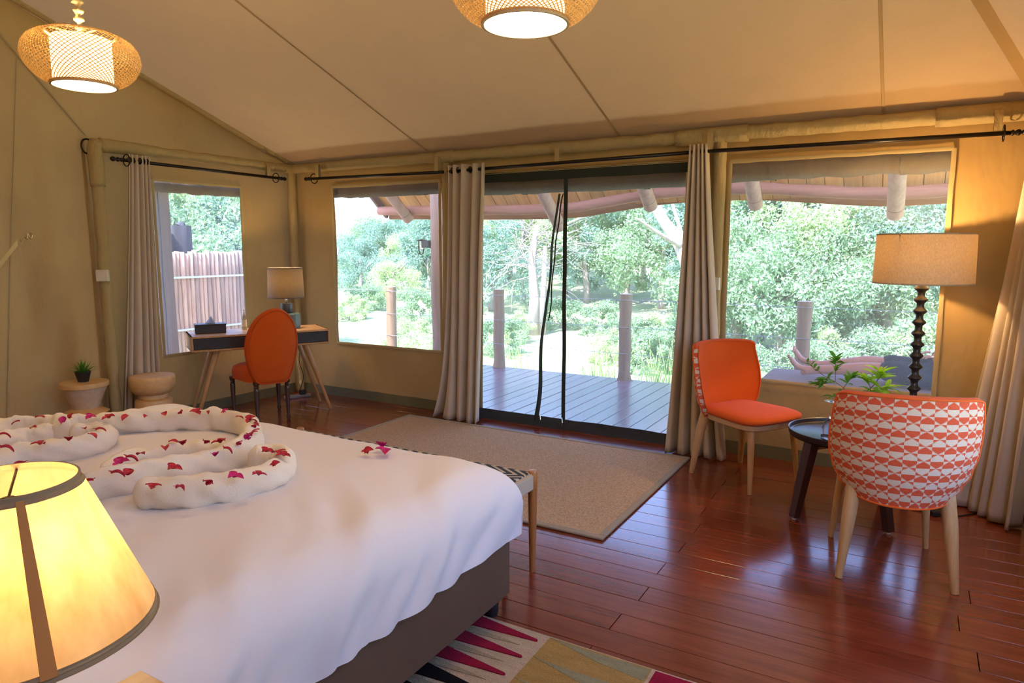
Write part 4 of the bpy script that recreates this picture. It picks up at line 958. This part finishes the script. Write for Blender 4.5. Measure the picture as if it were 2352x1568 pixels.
ad=thing('power_adapter','small black power adapter on the floor by the right curtain','adapter',(.205,4.43,0),R(30)); MB().bbox(-.035,.035,-.025,.025,0,.03,.006).build('case',M['black'],ad); MB().lathe([(.006,0),(.004,.02)],n=8).build('plug_tail',M['black'],ad).location=(.04,0,.012)

# switch boxes and wall strap
for nm,lab,loc,rz in (('switch_box','cream switch box on the left tent pole',(-5.462,3.045,1.285),R(35)),('switch_box','cream switch box on the pole beside the right window',(-1.235,4.985,1.245),0)):
    t=thing(nm,lab,'switch',loc,rz,'switch boxes'); MB().bbox(-.045,.045,-.018,.018,-.045,.045,.005).build('cover_plate',M['plastic'],t); MB().bbox(-.05,-.03,.0,.03,-.042,.042,.004).build('back_box',M['plastic'],t)
sp_=thing('wall_strap','canvas strap with a brass hook on the draped left wall','strap',(-5.585,2.56,1.575))
m_=MB(); m_.grid(lambda u,v:(-.02+.02*u,-.02-u*.34,-.035-u*.42+(v-.5)*.045),12,1); m_.build('strap',M['sleeve2'],sp_)
m_=MB(); S=spline([(.02,-.02,-.03),(.03,0,.01),(.03,.02,-.01),(.03,.03,.03),(.03,.055,.02),(.03,.045,-.01),(.03,.03,.02)],6); m_.tube(S,.005,6); m_.build('hook',plain('brass',(.55,.42,.18),.3,1),sp_,smooth=True)
# ------------------------------------------------------------------ veranda
dk=struct(MB().box(-7.2,1.9,5.12,7.66,-.22,-.082).build('deck',M['floorbase']),'dark veranda deck of parallel boards')
x=-7.2; BW=.147
bmsh=MB().bbox(-BW/2+.004,BW/2-.004,-1.265,1.27,-.03,0,.003).mesh('board',M['deck'])
while x<1.85:
    inst('board',bmsh,dk,(x+BW/2,6.395,-.05+random.uniform(-.001,.001))); x+=BW
for i,(px,lab,hh) in enumerate(((-6.42,'weathered round fence post seen through the left mesh window',.95),(-4.62,'weathered round fence post at the left of the veranda door view',.965),(-2.885,'weathered round fence post behind the right half of the mesh door',.965),(-.945,'weathered round fence post seen through the right window',.955))):
    t=thing('fence_post',lab,'fence post',(px,7.60,-.6 if i==0 else -.05),0,'fence posts along the deck edge'); b=-.0
    H=hh+(.6 if i==0 else .05); m_=MB(); n=10
    m_.tube([(.008*nz(k*.4,i),.008*nz(k*.4,i,4),H*k/n) for k in range(n+1)],[.083 if k==0 else .072+.006*nz(k*.6,i*3.1) for k in range(n+1)],18,wob=.05,seed=i); m_.build('log',M['postgrey'],t,auto=50)
    MB().tube([(0,0,H),(0,0,H+.004)],[.070,.066],18).build('cut_top',plain('cut wood',(.42,.32,.22),.9),t)
for z,lab in ((.90,'top'),(.58,'middle'),(.27,'bottom')):
    m_=MB(); m_.tube([(lerp(-7.5,1.9,k/40),7.60-.075,z+.006*nz(k*.3,z)) for k in range(41)],.003,5); tag(m_.build('fence_wire',M['wire']),lab+' fence wire strung between the veranda posts','wire','fence wires')
# veranda roof: pine planks on log rafters and purlin
ROY,ROZ,SL=7.02,1.89,.84
def rz_(y): return ROZ+(ROY-y)*SL
vr_=thing('veranda_roof','timber veranda roof with pine planks and log rafters','roof',(0,ROY,ROZ))
an=-math.atan(SL); Lr=5.3  # slope lengthened out of view over the tent to keep sun off the lounger
PWD=.155; x=-5.95; pmesh=MB().bbox(-PWD/2+.003,PWD/2-.003,-Lr,.12,-.012,.012,.003).mesh('roof_plank',M['pine'])
while x<2.2:
    inst('roof_plank',pmesh,vr_,(x,0,.16+random.uniform(-.003,.003)),(an,0,0)); x+=PWD
m_=MB(); m_.box(-6.0,2.25,-Lr,.1,.016,.05); o=m_.build('roof_cover',plain('roof cover',(.12,.09,.07),.9),vr_); o.location=(0,0,.16); o.rotation_euler=(an,0,0)
for i,(rx,dy,ez) in enumerate(((-3.47,.02,-.15),(-2.42,.02,.04),(-1.37,.02,.025),(-.18,.02,-.09),(.95,.02,-.02),(-4.6,.02,-.05),(-5.62,.02,-.02))):
    m_=MB(); n=14; P=[]
    for k in range(n+1):
        y=lerp(.05,-2.6,k/n); P.append((rx*.98+.008*nz(k*.3,i)+(.05*k/n*(-1 if rx<-2 else .6)),y-.17,ez-y*SL*1.0+.025))
    m_.tube(P,[.068+.004*nz(k*.5,i) for k in range(n+1)],16,wob=.06,seed=i); rf_=m_.build('rafter',M['log'],vr_,auto=45)
    m_=MB(); p=Vector(P[0]); d=(Vector(P[1])-p).normalized(); m_.tube([p+d*.10,p+d*.104],[.0705,.0705],16,cap=False); m_.build('saw_cut',M['black'],rf_)
P=[]
ctl=[(-6.0,-.02),(-5.0,-.04),(-4.4,-.055),(-3.4,-.06),(-2.9,-.01),(-2.4,.05),(-1.9,.075),(-1.37,.07),(-.9,.03),(-.3,-.02),(.2,-.01),(1,.04),(2.2,.0)]
for x,z in ctl: P.append((x,-.10,.10+z))
S=spline(P,6); m_=MB(); m_.tube(S,[.055+.006*nz(i*.3,2) for i in range(len(S))],14,wob=.08); m_.build('purlin',M['logx'],vr_,smooth=True)
m_=MB(); k=len(S); m_.v+=[(p.x,.085,p.z-.10) for p in S]+[(p.x,.085,p.z+.05) for p in S]+[(p.x,.11,p.z-.10) for p in S]+[(p.x,.11,p.z+.05) for p in S]
for i in range(k-1):
    m_.f+=[(i,i+1,k+i+1,k+i),(2*k+i+1,2*k+i,3*k+i,3*k+i+1),(i+1,i,2*k+i,2*k+i+1)]
m_.build('fascia',M['fascia'],vr_)
m_=MB(); m_.box(-6.03,-5.99,-Lr,.14,-.10,.07); o=m_.build('bargeboard',plain('dark bargeboard',(.20,.12,.12),.7),vr_); o.location=(0,0,.16); o.rotation_euler=(an,0,0)
# log post with lantern
po=thing('veranda_post','tall peeled log post between left window and door','post',(-4.40,6.03,-.05))
n=16; m_=MB(); m_.tube([(.02*nz(k*.25,4),.02*nz(k*.25,7),k*2.9/n) for k in range(n+1)],[.098+.008*nz(k*.4,3) for k in range(n+1)],20,wob=.05); m_.build('log',M['log'],po,smooth=True)
la_=thing('lantern','small black caged wall lantern on the log post','lantern',(-4.565,5.97,1.54),R(0))
MB().bbox(-.02,.075,-.03,.03,-.04,.04,.006).build('mount',plain('lantern grey',(.10,.11,.12),.5),la_)
MB().lathe([(.0,.052),(.052,.045),(.055,.035),(.05,.032),(0,.032)],(-.04,0,0),20,False,False).build('cap',M['metal'],la_,auto=40)
m_=MB(); m_.lathe([(.024,.03),(.024,-.05),(.012,-.062),(0,-.063)],(-.04,0,0),16,False,False); m_.build('glass_jar',gl.m,la_,smooth=True)
m_=MB()
for a in (0,PI/2):
    m_.tube([(-.04+math.cos(a)*.036*s_,math.sin(a)*.036*s_,z) for s_,z in ((1,.035),(1,-.06),(.7,-.10),(0,-.115),(-.7,-.10),(-1,-.06),(-1,.035))],.004,6)
m_.build('cage',M['metal'],la_)

# lounger with a person lying on it
lo=thing('sun_lounger','low padded sun lounger on the veranda beyond the right window','sun lounger',(-.10,6.27,-.05))
cushm=fabric('striped cushion',(.24,.19,.19),weave=200,var=.15)
MB().bbox(-.98,.45,-.33,.33,.36,.46,.03).build('seat_cushion',cushm,lo)
o=MB().bbox(0,.75,-.33,.33,-.05,.05,.03).build('back_cushion',fabric('navy cushion',(.04,.06,.10),weave=200),lo); o.location=(.46,0,.42); o.rotation_euler=(0,R(-38),0)
MB().bbox(-1.0,1.1,-.35,.35,.27,.36,.01).build('frame',wood('lounger wood',(.16,.10,.09),(.30,.20,.17),'x',1,.6),lo)
for x in (-.9,.95):
    for y in (-.3,.3): MB().bbox(x-.035,x+.035,y-.035,y+.035,0,.27,.005).build('leg',M['espresso'],lo)
pe=thing('person','person in dark navy clothes lying barefoot on the lounger','person',(-.10,6.27,.41))
skin=plain('skin',(.52,.27,.20),.5,var=.08)
navy=fabric('navy cloth',(.02,.03,.06),weave=250,wr=.6,wrs=14); navy2=fabric('charcoal blue cloth',(.022,.03,.05),weave=250,wr=.5,wrs=12)
def skinmesh(name,nodes,edges,mat,parent,sub=2,root=0):
    me=bpy.data.meshes.new(name); me.from_pydata([n[0] for n in nodes],edges,[]); me.materials.append(mat)
    o=bpy.data.objects.new(name,me); COL.objects.link(o); o.parent=parent
    md=o.modifiers.new('skin','SKIN'); md.use_smooth_shade=True
    for i,n in enumerate(nodes): me.skin_vertices[0].data[i].radius=n[1] if isinstance(n[1],tuple) else (n[1],n[1]); me.skin_vertices[0].data[i].use_root=(i==root)
    s=o.modifiers.new('sub','SUBSURF'); s.levels=sub; s.render_levels=sub; return o
N_=[]; E_=[]
def nd(p,r,prev=None):
    N_.append((p,r)); i=len(N_)-1
    if prev is not None: E_.append((prev,i))
    return i
pel=nd((.38,0,.13),.12); ab=nd((.52,0,.19),.115,pel); chs=nd((.68,0,.31),(.13,.12),ab); shd=nd((.80,0,.41),(.13,.10),chs); nk=nd((.88,0,.47),.055,shd); hd0=nd((.94,0,.52),(.075,.07),nk); hd=nd((1.02,0,.58),(.09,.085),hd0); tp=nd((1.10,0,.635),.06,hd)
for s_ in (-1,1):
    dz=.02 if s_<0 else .055
    h=nd((.27,s_*.10,.10),.088,pel); th=nd((.06,s_*.13,.115),.072,h); kn=nd((-.16,s_*.13,.125+dz*.6),.052,th); cf=nd((-.33,s_*.12,.10+dz*.4),.052,kn); an_=nd((-.60,s_*.11,.075+dz*.2),.032,cf)
    he=nd((-.675,s_*.11,.045+dz*.2),.034,an_); ft=nd((-.705,s_*.115,.09+dz*.7),(.034,.028),an_); ba=nd((-.745,s_*.12,.135+dz),(.036,.021),ft); to=nd((-.76,s_*.12,.160+dz),(.030,.014),ba)
    sh_=nd((.76,s_*.17,.34),.055,shd); el=nd((.56,s_*.25,.20),.042,sh_); wr_=nd((.34,s_*.17,.235),.03,el); pa=nd((.27,s_*.13,.255),(.034,.018),wr_)
skinmesh('body',N_,E_,skin,pe)
# trousers and shirt
N_=[]; E_=[]
p0=nd((.42,0,.135),(.15,.135)); 
for s_ in (-1,1):
    h=nd((.28,s_*.105,.105),.108,p0); th=nd((.05,s_*.14,.12),.10,h); k=nd((-.11,s_*.145,.13+(.02 if s_>0 else 0)),.088,th)
skinmesh('shorts',N_,E_,navy2,pe)
N_=[]; E_=[]
a=nd((.44,0,.16),(.15,.135)); b=nd((.56,0,.225),(.15,.14),a); c=nd((.70,0,.33),(.165,.145),b); d=nd((.80,0,.42),(.13,.11),c)
for s_ in (-1,1):
    q=nd((.76,s_*.18,.345),.07,d); e=nd((.64,s_*.235,.255),.062,q)
skinmesh('shirt',N_,E_,navy,pe)
# hair, face
m_=MB(); m_.lathe([(.0,-.10),(.075,-.07),(.098,0),(.085,.06),(.05,.09),(0,.10)],n=20); o=m_.build('hair',plain('dark hair',(.02,.015,.012),.6),pe,smooth=True); o.location=(1.06,0,.595); o.rotation_euler=(0,R(45),0)
for s_ in (-1,1):
    m_=MB(); m_.lathe([(0,-.01),(.008,-.006),(.011,0),(.008,.006),(0,.01)],n=10); o=m_.build('eye',plain('eye',(.05,.03,.02),.2),pe,smooth=True); o.location=(.985,s_*.033,.655)
m_=MB(); m_.tube([(.975,0,.65),(.96,0,.67),(.945,0,.655)],[.008,.016,.01],8); m_.build('nose',skin,pe,smooth=True)
m_=MB(); m_.tube([(.93,-.025,.628),(.926,0,.636),(.93,.025,.628)],.007,8); m_.build('mouth',plain('lips',(.42,.16,.13),.5),pe,smooth=True)
for s_ in (-1,1):
    for k in range(5):
        l=(.055,.066,.07,.064,.045)[k]
        y=s_*.13+s_*(k-2)*.0155
        if k==0: P=[(.31,s_*.11,.255),(.285,s_*.075,.25),(.262,s_*.06,.24)]
        else: P=[(.262,y,.262),(.262-l*.55,y,.262),(.262-l,y,.243)]
        N_=[]; E_=[]; i=None
        for p,r_ in zip(P,(.0095,.0088,.0075)): i=nd(p,r_,i)
        skinmesh('finger',N_,E_,skin,pe,1)
    for k in range(5):
        y=s_*.12+s_*(k-2)*-.0165; N_=[]; E_=[]; a=nd((-.758,y,.155+(.055 if s_>0 else .02)-.005*k),(.0115 if k else .015)); b=nd((-.770,y,.182+(.055 if s_>0 else .02)-.007*k),(.009 if k else .013),a); skinmesh('toe',N_,E_,skin,pe,1)

# ------------------------------------------------------------------ beyond the side window
ti=thing('timber_post','large square grey timber post outside the side window','post',(-6.02,3.79,-.3))
m_=MB(); m_.grid(lambda u,v:(.10*math.copysign(min(1,abs(math.cos(2*PI*u+PI/4))*1.414),math.cos(2*PI*u+PI/4))+.01*nz(v*3,u*2),.16*math.copysign(min(1,abs(math.sin(2*PI*u+PI/4))*1.414),math.sin(2*PI*u+PI/4))+.012*nz(v*3,u*2,5),v*3.4),32,20,True); m_.build('beam',M['timber'],ti,auto=40)
for y_ in (-.07,.05):
    m_=MB(); m_.tube([(.106+.004*nz(k,1),y_+.012*nz(k*.4,y_),3.3*k/24) for k in range(25)],.004,5); m_.build('crack',M['black'],ti)
pf=thing('stake_fence','fence of bare wooden stakes with metal rails outside the side window','fence',(-7.9,5.6,-.5))
random.seed(8); y=-1.9; sm=[]
for q in range(6):
    m_=MB(); n=8; m_.tube([(.012*nz(k*.5,q),.012*nz(k*.5,q,6),1.95*k/n) for k in range(n+1)],[.031+.004*nz(k*.8,q*2.3) for k in range(n+1)],8,wob=.15,seed=q); sm.append(m_.mesh('stake',M['stake'],True))
while y<2.1:
    o=inst('stake',random.choice(sm),pf,(random.uniform(-.008,.008),y,0),(0,0,random.uniform(0,6)),(1,1,1+random.uniform(-.012,.012))); y+=random.uniform(.056,.066)
for z in (.98,1.635): m_=MB(); m_.box(.032,.05,-1.95,2.15,z-.012,z+.012); m_.build('rail',M['rail'],pf)
for k,(y,hh,r,lab) in enumerate(((5.55,2.32,.17,'tall charred tree stump rising just behind the stake fence'),(5.92,2.30,.13,'leaning charred stump at the right end of the stump group'),(5.22,2.2,.10,'thin dark stump at the left end of the stump group'))):
    t=thing('tree_stump',lab,'tree stump',(-8.7,y,-.5),0,'charred stumps'); m_=MB(); n=9
    m_.tube([(.02*nz(i,k),(.03*i/n if k==1 else 0),hh*i/n) for i in range(n+1)],[r*(1.15-.15*i/n) for i in range(n+1)],12,wob=.35,seed=k*3); m_.build('trunk',M['stump'],t,auto=45)
    MB().tube([(0,.03 if k==1 else 0,hh-.01),(.01,.06 if k==1 else .02,hh+.05)],[r*.6,r*.2],7).build('broken_tip',M['stump'],t)

# ------------------------------------------------------------------ ground, plants, trees
t=NT('dry grass ground'); o=t.coord(); n=t.noise(o,.35,5,.6); f=t.noise(o,9,4,.7)
t.col(t.ramp(t.math('ADD',t.math('MULTIPLY',n,.6),t.math('MULTIPLY',f,.4)),[(.35,(.46,.41,.32)),(.48,(.40,.44,.24)),(.6,(.28,.37,.15)),(.7,(.50,.45,.36))])); t.p(Roughness=1,Normal=t.bump(f,.6,.1)); gm=t.m
def gz(x,y):
    d=max(0,y-8); base=-.75-.55*min(1,d/4)
    rise=max(0,y-15); base+=.05*rise+.001*rise*rise
    rr=max(0,x+2.5)*max(0,min(1,(y-9)/6)); base+=rr*.12
    lf=max(0,-x-9); base+=.01*lf
    return base+.25*nz(x*.15,y*.15,2)+.06*nz(x*.8,y*.8,4)
m_=MB()
m_.grid(lambda u,v:(lerp(-70,45,u),lerp(-8,75,v**1.3),gz(lerp(-70,45,u),lerp(-8,75,v**1.3))),120,110); struct(m_.build('ground',gm,smooth=True),'sunlit dry grassy ground sloping up to the trees')
def cloud(seed,n,rx,ry,rz2,leaf,mat,clusters=46,flat=.0):
    random.seed(seed); m_=MB(); cs=[]
    for k in range(clusters):
        a=random.uniform(0,2*PI); z=random.uniform(-.75,1); q=math.sqrt(max(0,1-z*z)); r=random.uniform(.55,1.0)
        cs.append((Vector((math.cos(a)*q*rx*r,math.sin(a)*q*ry*r,z*rz2*r)),random.uniform(.16,.34)*min(rx,rz2)))
    for k in range(n):
        c,r=random.choice(cs); d=Vector((random.gauss(0,1),random.gauss(0,1),random.gauss(0,.8))).normalized()*r*random.uniform(.45,1.05); p=c+d
        nrm=(d.normalized()*.7+Vector((random.gauss(0,.6),random.gauss(0,.6),random.gauss(.35,.6)))).normalized()
        a=nrm.orthogonal().normalized(); a.rotate(Matrix.Rotation(random.uniform(0,6.28),3,nrm)); b=nrm.cross(a); l=leaf*random.uniform(.6,1.3)
        i=len(m_.v); m_.v+=[tuple(p-a*l),tuple(p+b*l*.45+nrm*l*.12),tuple(p+a*l),tuple(p-b*l*.45+nrm*l*.12)]; m_.f.append((i,i+1,i+2,i+3))
    return m_.mesh('foliage',mat)
CL=[cloud(1,17000,1.9,1.9,1.9,.055,M['leafA'],70),cloud(2,17000,1.9,1.9,1.7,.055,M['leafB'],70),cloud(3,15000,1.8,1.8,1.5,.055,M['leafC'],60),cloud(4,17000,1.6,1.6,2.6,.055,M['leafA'],70),cloud(5,9000,1.2,1.2,.9,.045,M['leafB'],46),cloud(6,9000,1.2,1.2,.9,.045,M['leafC'],46)]
def trunkmesh(seed,h,r):
    m_=MB(); n=8; m_.tube([(.12*nz(k*.4,seed),.12*nz(k*.4,seed,3),h*k/n) for k in range(n+1)],[r*(1-.55*k/n) for k in range(n+1)],8,wob=.1)
    for k in range(4):
        a=k*1.7+seed; z=h*(.5+.1*k); m_.tube([(0,0,z),(math.cos(a)*.5,math.sin(a)*.5,z+.5),(math.cos(a)*.9,math.sin(a)*.9,z+1.2)],[r*.5,r*.35,r*.15],6)
    return m_.mesh('trunk',M['bark'],True)
TM=[trunkmesh(1,3.2,.12),trunkmesh(2,3.6,.15)]
KIND=['blue-green broadleaf tree','mid-green bushy tree','pale yellow-green tree','tall narrow blue-green tree']
def tree(x,y,h,kind,s,label):
    z=gz(x,y); t=thing('tree',label,'tree',(x,y,z-.1),random.uniform(0,6),'trees beyond the veranda')
    c=inst('crown',CL[kind],t,(0,0,h),(0,0,random.uniform(0,6)),(s,s,s*random.uniform(.9,1.1))); c['kind']='stuff'
    inst('trunk',TM[kind%2],t,(0,0,0),(0,0,random.uniform(0,6)),(1,1,max(.5,(h+.3*s)/3.2)))
    return t
def shrub(x,y,s,kind,label,grp='shrubs on the bank'):
    z=gz(x,y); t=thing('shrub',label,'shrub',(x,y,z),random.uniform(0,6),grp)
    c=inst('foliage',CL[4+kind],t,(0,0,.55*s),(0,0,random.uniform(0,6)),(s,s,s)); c['kind']='stuff'
    inst('stem',TM[0],t,(0,0,-.1),(0,0,0),(.3,.3,.2*s)); return t
random.seed(77)
def where(x,y):
    dx,dy=x,y; dep=-math.sin(YAW)*dx+math.cos(YAW)*dy; px=1176+1580*(math.cos(YAW)*dx+math.sin(YAW)*dy)/max(.1,dep)
    if px<620: return 'behind the stake fence'
    if px<900: return 'far left in the left mesh window'
    if px<1030: return 'behind the tall log post'
    if px<1300: return 'beyond the left half of the mesh door'
    if px<1620: return 'beyond the right half of the mesh door'
    if px<1850: return 'in the left of the right window'
    return 'on the bank behind the floor lamp'
def atpx(px,dist):
    """ground position at a horizontal distance along the view through column px"""
    r=(px-1176)/1580; return (-math.sin(YAW)*dist+math.cos(YAW)*r*dist, math.cos(YAW)*dist+math.sin(YAW)*r*dist)
rows=[ # (px, depth, crown height, kind, scale)
 (800,40,.8,0,.95),(850,44,1.5,1,1.1),(895,42,1.5,0,1.05),(945,38,1.2,2,1.0),(830,33,.5,0,.8),(905,30,.5,2,.75),(985,33,1.2,0,1.0),(775,36,.4,1,.8),(960,46,2.0,0,1.15),
 (1040,34,2.6,0,1.2),(1110,33,3.0,0,1.3),(1130,26,1.7,0,1.0),(1170,36,4.2,3,1.2),(1200,28,3.2,2,1.1),(1250,34,4.4,0,1.3),(1300,30,3.6,2,1.2),(1345,28,3.0,3,1.1),(1395,32,4.4,0,1.3),(1440,27,2.6,1,1.1),(1475,31,4.4,0,1.3),(1520,25,2.0,1,1.15),(1560,28,3.4,0,1.2),(1600,26,3.6,0,1.1),(1225,40,6.0,0,1.5),(1330,40,6.2,3,1.4),(1430,40,6.4,0,1.5),(1540,38,6.2,0,1.5),(1120,42,5.6,0,1.5),
 (1660,19,3.2,0,1.05),(1700,16,2.0,1,.9),(1755,18,3.2,2,1.0),(1800,15,1.9,1,.85),(1830,19,3.6,0,1.1),(1880,16,2.4,2,.9),(1920,19,3.6,0,1.1),(1950,15,1.5,1,.8),(1990,17,2.9,0,1.0),(2040,15,1.9,1,.85),(2080,18,3.4,0,1.05),(2130,15,2.3,0,.9),(2180,17,3.2,1,1.0),(1690,22,5.0,0,1.25),(1790,23,5.2,0,1.3),(1890,23,5.4,1,1.3),(2000,22,5.2,0,1.3),(2110,22,5.2,0,1.3),
 (400,17,2.4,1,1.0),(455,18,2.9,2,1.0),(510,17,2.5,1,1.0),(560,18,2.6,0,1.0),(430,23,4.2,1,1.3),(520,24,4.4,0,1.3)]
def labelled(items,names):
    by=defaultdict(list)
    for it in items: by[(names[it[2]],where(*atpx(it[0],it[1])))].append(it)
    out={}
    for (n_,wh),l in by.items():
        for i,it in enumerate(sorted(l)): out[id(it)]=n_+' '+wh+('' if len(l)==1 else ', '+ORD[i]+' from left')
    return out
rows=[(a,b,d,c,e) for a,b,c,d,e in rows]; LB=labelled(rows,KIND)
for it in rows:
    px,d,k,h,s=it; x,y=atpx(px,d); tree(x,y,h,k,s,LB[id(it)])
SH=['dark green low shrub','pale grassy shrub']
SHR=[(a,b,d,c) for a,b,c,d in [(800,24,.6,1),(840,26,.7,0),(945,17,.7,1),(965,23,.8,0),(1000,15,.7,1),(1140,18,.7,0),(1175,20,.6,1),(1290,22,.7,0),(1380,21,.7,0),(1410,17,.6,1),(1450,18,.75,0),(1485,16,.7,0),(1520,18,.75,1),(1555,17,.75,0),(1600,17,.8,0),(1660,13,.75,0),(1705,12.5,.6,1),(1750,13,.7,0),(1900,12.5,.75,0),(1950,13,.8,1),(2010,12.5,.75,0),(2060,12.5,.8,0),(2120,12.5,.8,1),(2170,12.5,.85,0)]]
LB=labelled(SHR,SH)
for it in SHR:
    px,d,k,s=it; x,y=atpx(px,d); shrub(x,y,s,k,LB[id(it)])
# pale bare tree with forked leaning trunk at the right of the door view
bt=thing('bare_tree','pale forked bare tree leaning beside the narrow curtain','tree',(*atpx(1640,12.5),gz(*atpx(1640,12.5))-.1))
x,y=atpx(1640,12.5)
def P3(px,py,d):
    v=F_*1580+R_*(px-1176)-U_*(py-784); k=d/1580/math.cos(PITCH)*1.0; q=Vector((0,0,1.5))+v*(d/1580); return q-Vector(bt.location)
m_=MB(); m_.tube(spline([Vector((0,0,0)),P3(1625,760,12.5),P3(1590,640,12.5),P3(1560,560,12.6),P3(1520,500,12.7),P3(1490,440,12.8),P3(1470,380,12.9)],6),[lerp(.17,.07,k/36) for k in range(37)],10,wob=.12); m_.build('trunk',M['bark'],bt,smooth=True)
for pts in ([(1565,565,12.5),(1520,540,12.3),(1490,520,12.2),(1460,500,12.1)],[(1572,590,12.5),(1560,520,12.8),(1545,470,13),(1535,420,13)],[(1500,450,12.8),(1450,455,12.6),(1380,480,12.4),(1300,515,12.2)]):
    S=spline([P3(*p) for p in pts],5); m_=MB(); m_.tube(S,[lerp(.05,.015,k/len(S)) for k in range(len(S))],7,wob=.1); m_.build('branch',M['bark'],bt,smooth=True)
dt=thing('dead_tree','pale dead tree with wispy branches beyond the door zip','tree',(*atpx(1225,21),gz(*atpx(1225,21))-.1))
random.seed(3); m_=MB(); m_.tube([(0,0,0),(.05,0,1.2),(-.05,0,2.4),(.1,0,3.4)],[.2,.16,.12,.06],10,wob=.2); m_.tube([(.25,.1,0),(.3,.1,1.5),(.4,0,2.8)],[.12,.1,.05],8,wob=.2); m_.build('trunk',M['bark'],dt,smooth=True)
m_=MB()
for k in range(80):
    a=random.uniform(0,6.28); z=random.uniform(1.6,3.4); p=Vector((0,0,z)); P=[p]; d=Vector((math.cos(a),math.sin(a)*.5,random.uniform(-.1,.7)))
    for q in range(5): d=(d+Vector((random.gauss(0,.35),random.gauss(0,.3),random.gauss(-.05,.3)))).normalized(); p=p+d*.45; P.append(p)
    m_.tube(P,[.012,.010,.008,.006,.005,.003],4)
o=m_.build('wispy_branches',M['bark'],dt); o['kind']='stuff'
# grass tufts at the deck edge
def tuft(seed,n,h):
    random.seed(seed); m_=MB()
    for k in range(n):
        a=random.uniform(0,6.28); l=h*random.uniform(.5,1.1); le=random.uniform(.15,.75); b=Vector((random.gauss(0,.10),random.gauss(0,.10),0)); d=Vector((math.cos(a),math.sin(a),0)); s_=Vector((-d.y,d.x,0))*.006
        i=len(m_.v); 
        for q in range(4):
            v=q/3; c=b+d*l*le*v*v+Vector((0,0,l*v*(1-.25*le*v))); w_=s_*(1-v*.9); m_.v+=[tuple(c-w_),tuple(c+w_)]
        m_.f+=[(i+2*q,i+2*q+1,i+2*q+3,i+2*q+2) for q in range(3)]
    return m_.mesh('blades',M['grass'])
TF=[tuft(1,150,.9),tuft(2,130,.8)]
for k,(x,y,s,lab) in enumerate(((-3.6,8.5,1.1,'left green grass tuft beyond the deck edge'),(-3.25,8.25,1.0,'bright grass tuft left of the middle fence post'),(-2.6,8.2,1.25,'tall grass tuft right of the middle fence post'),(-2.2,8.4,1.1,'grass tuft near the narrow curtain beyond the deck'),(-4.9,8.6,1.0,'grass tuft behind the left fence post'),(-6.0,8.6,1.2,'grass tuft low in the left mesh window'),(-5.6,8.2,1.1,'leafy grass tuft beside the tall log post'))):
    z=gz(x,y); t=thing('grass_tuft',lab,'grass',(x,y,z),0,'grass tufts along the deck'); o=inst('blades',TF[k%2],t,(0,0,0),(0,0,k),(s,s,s)); o['kind']='stuff'
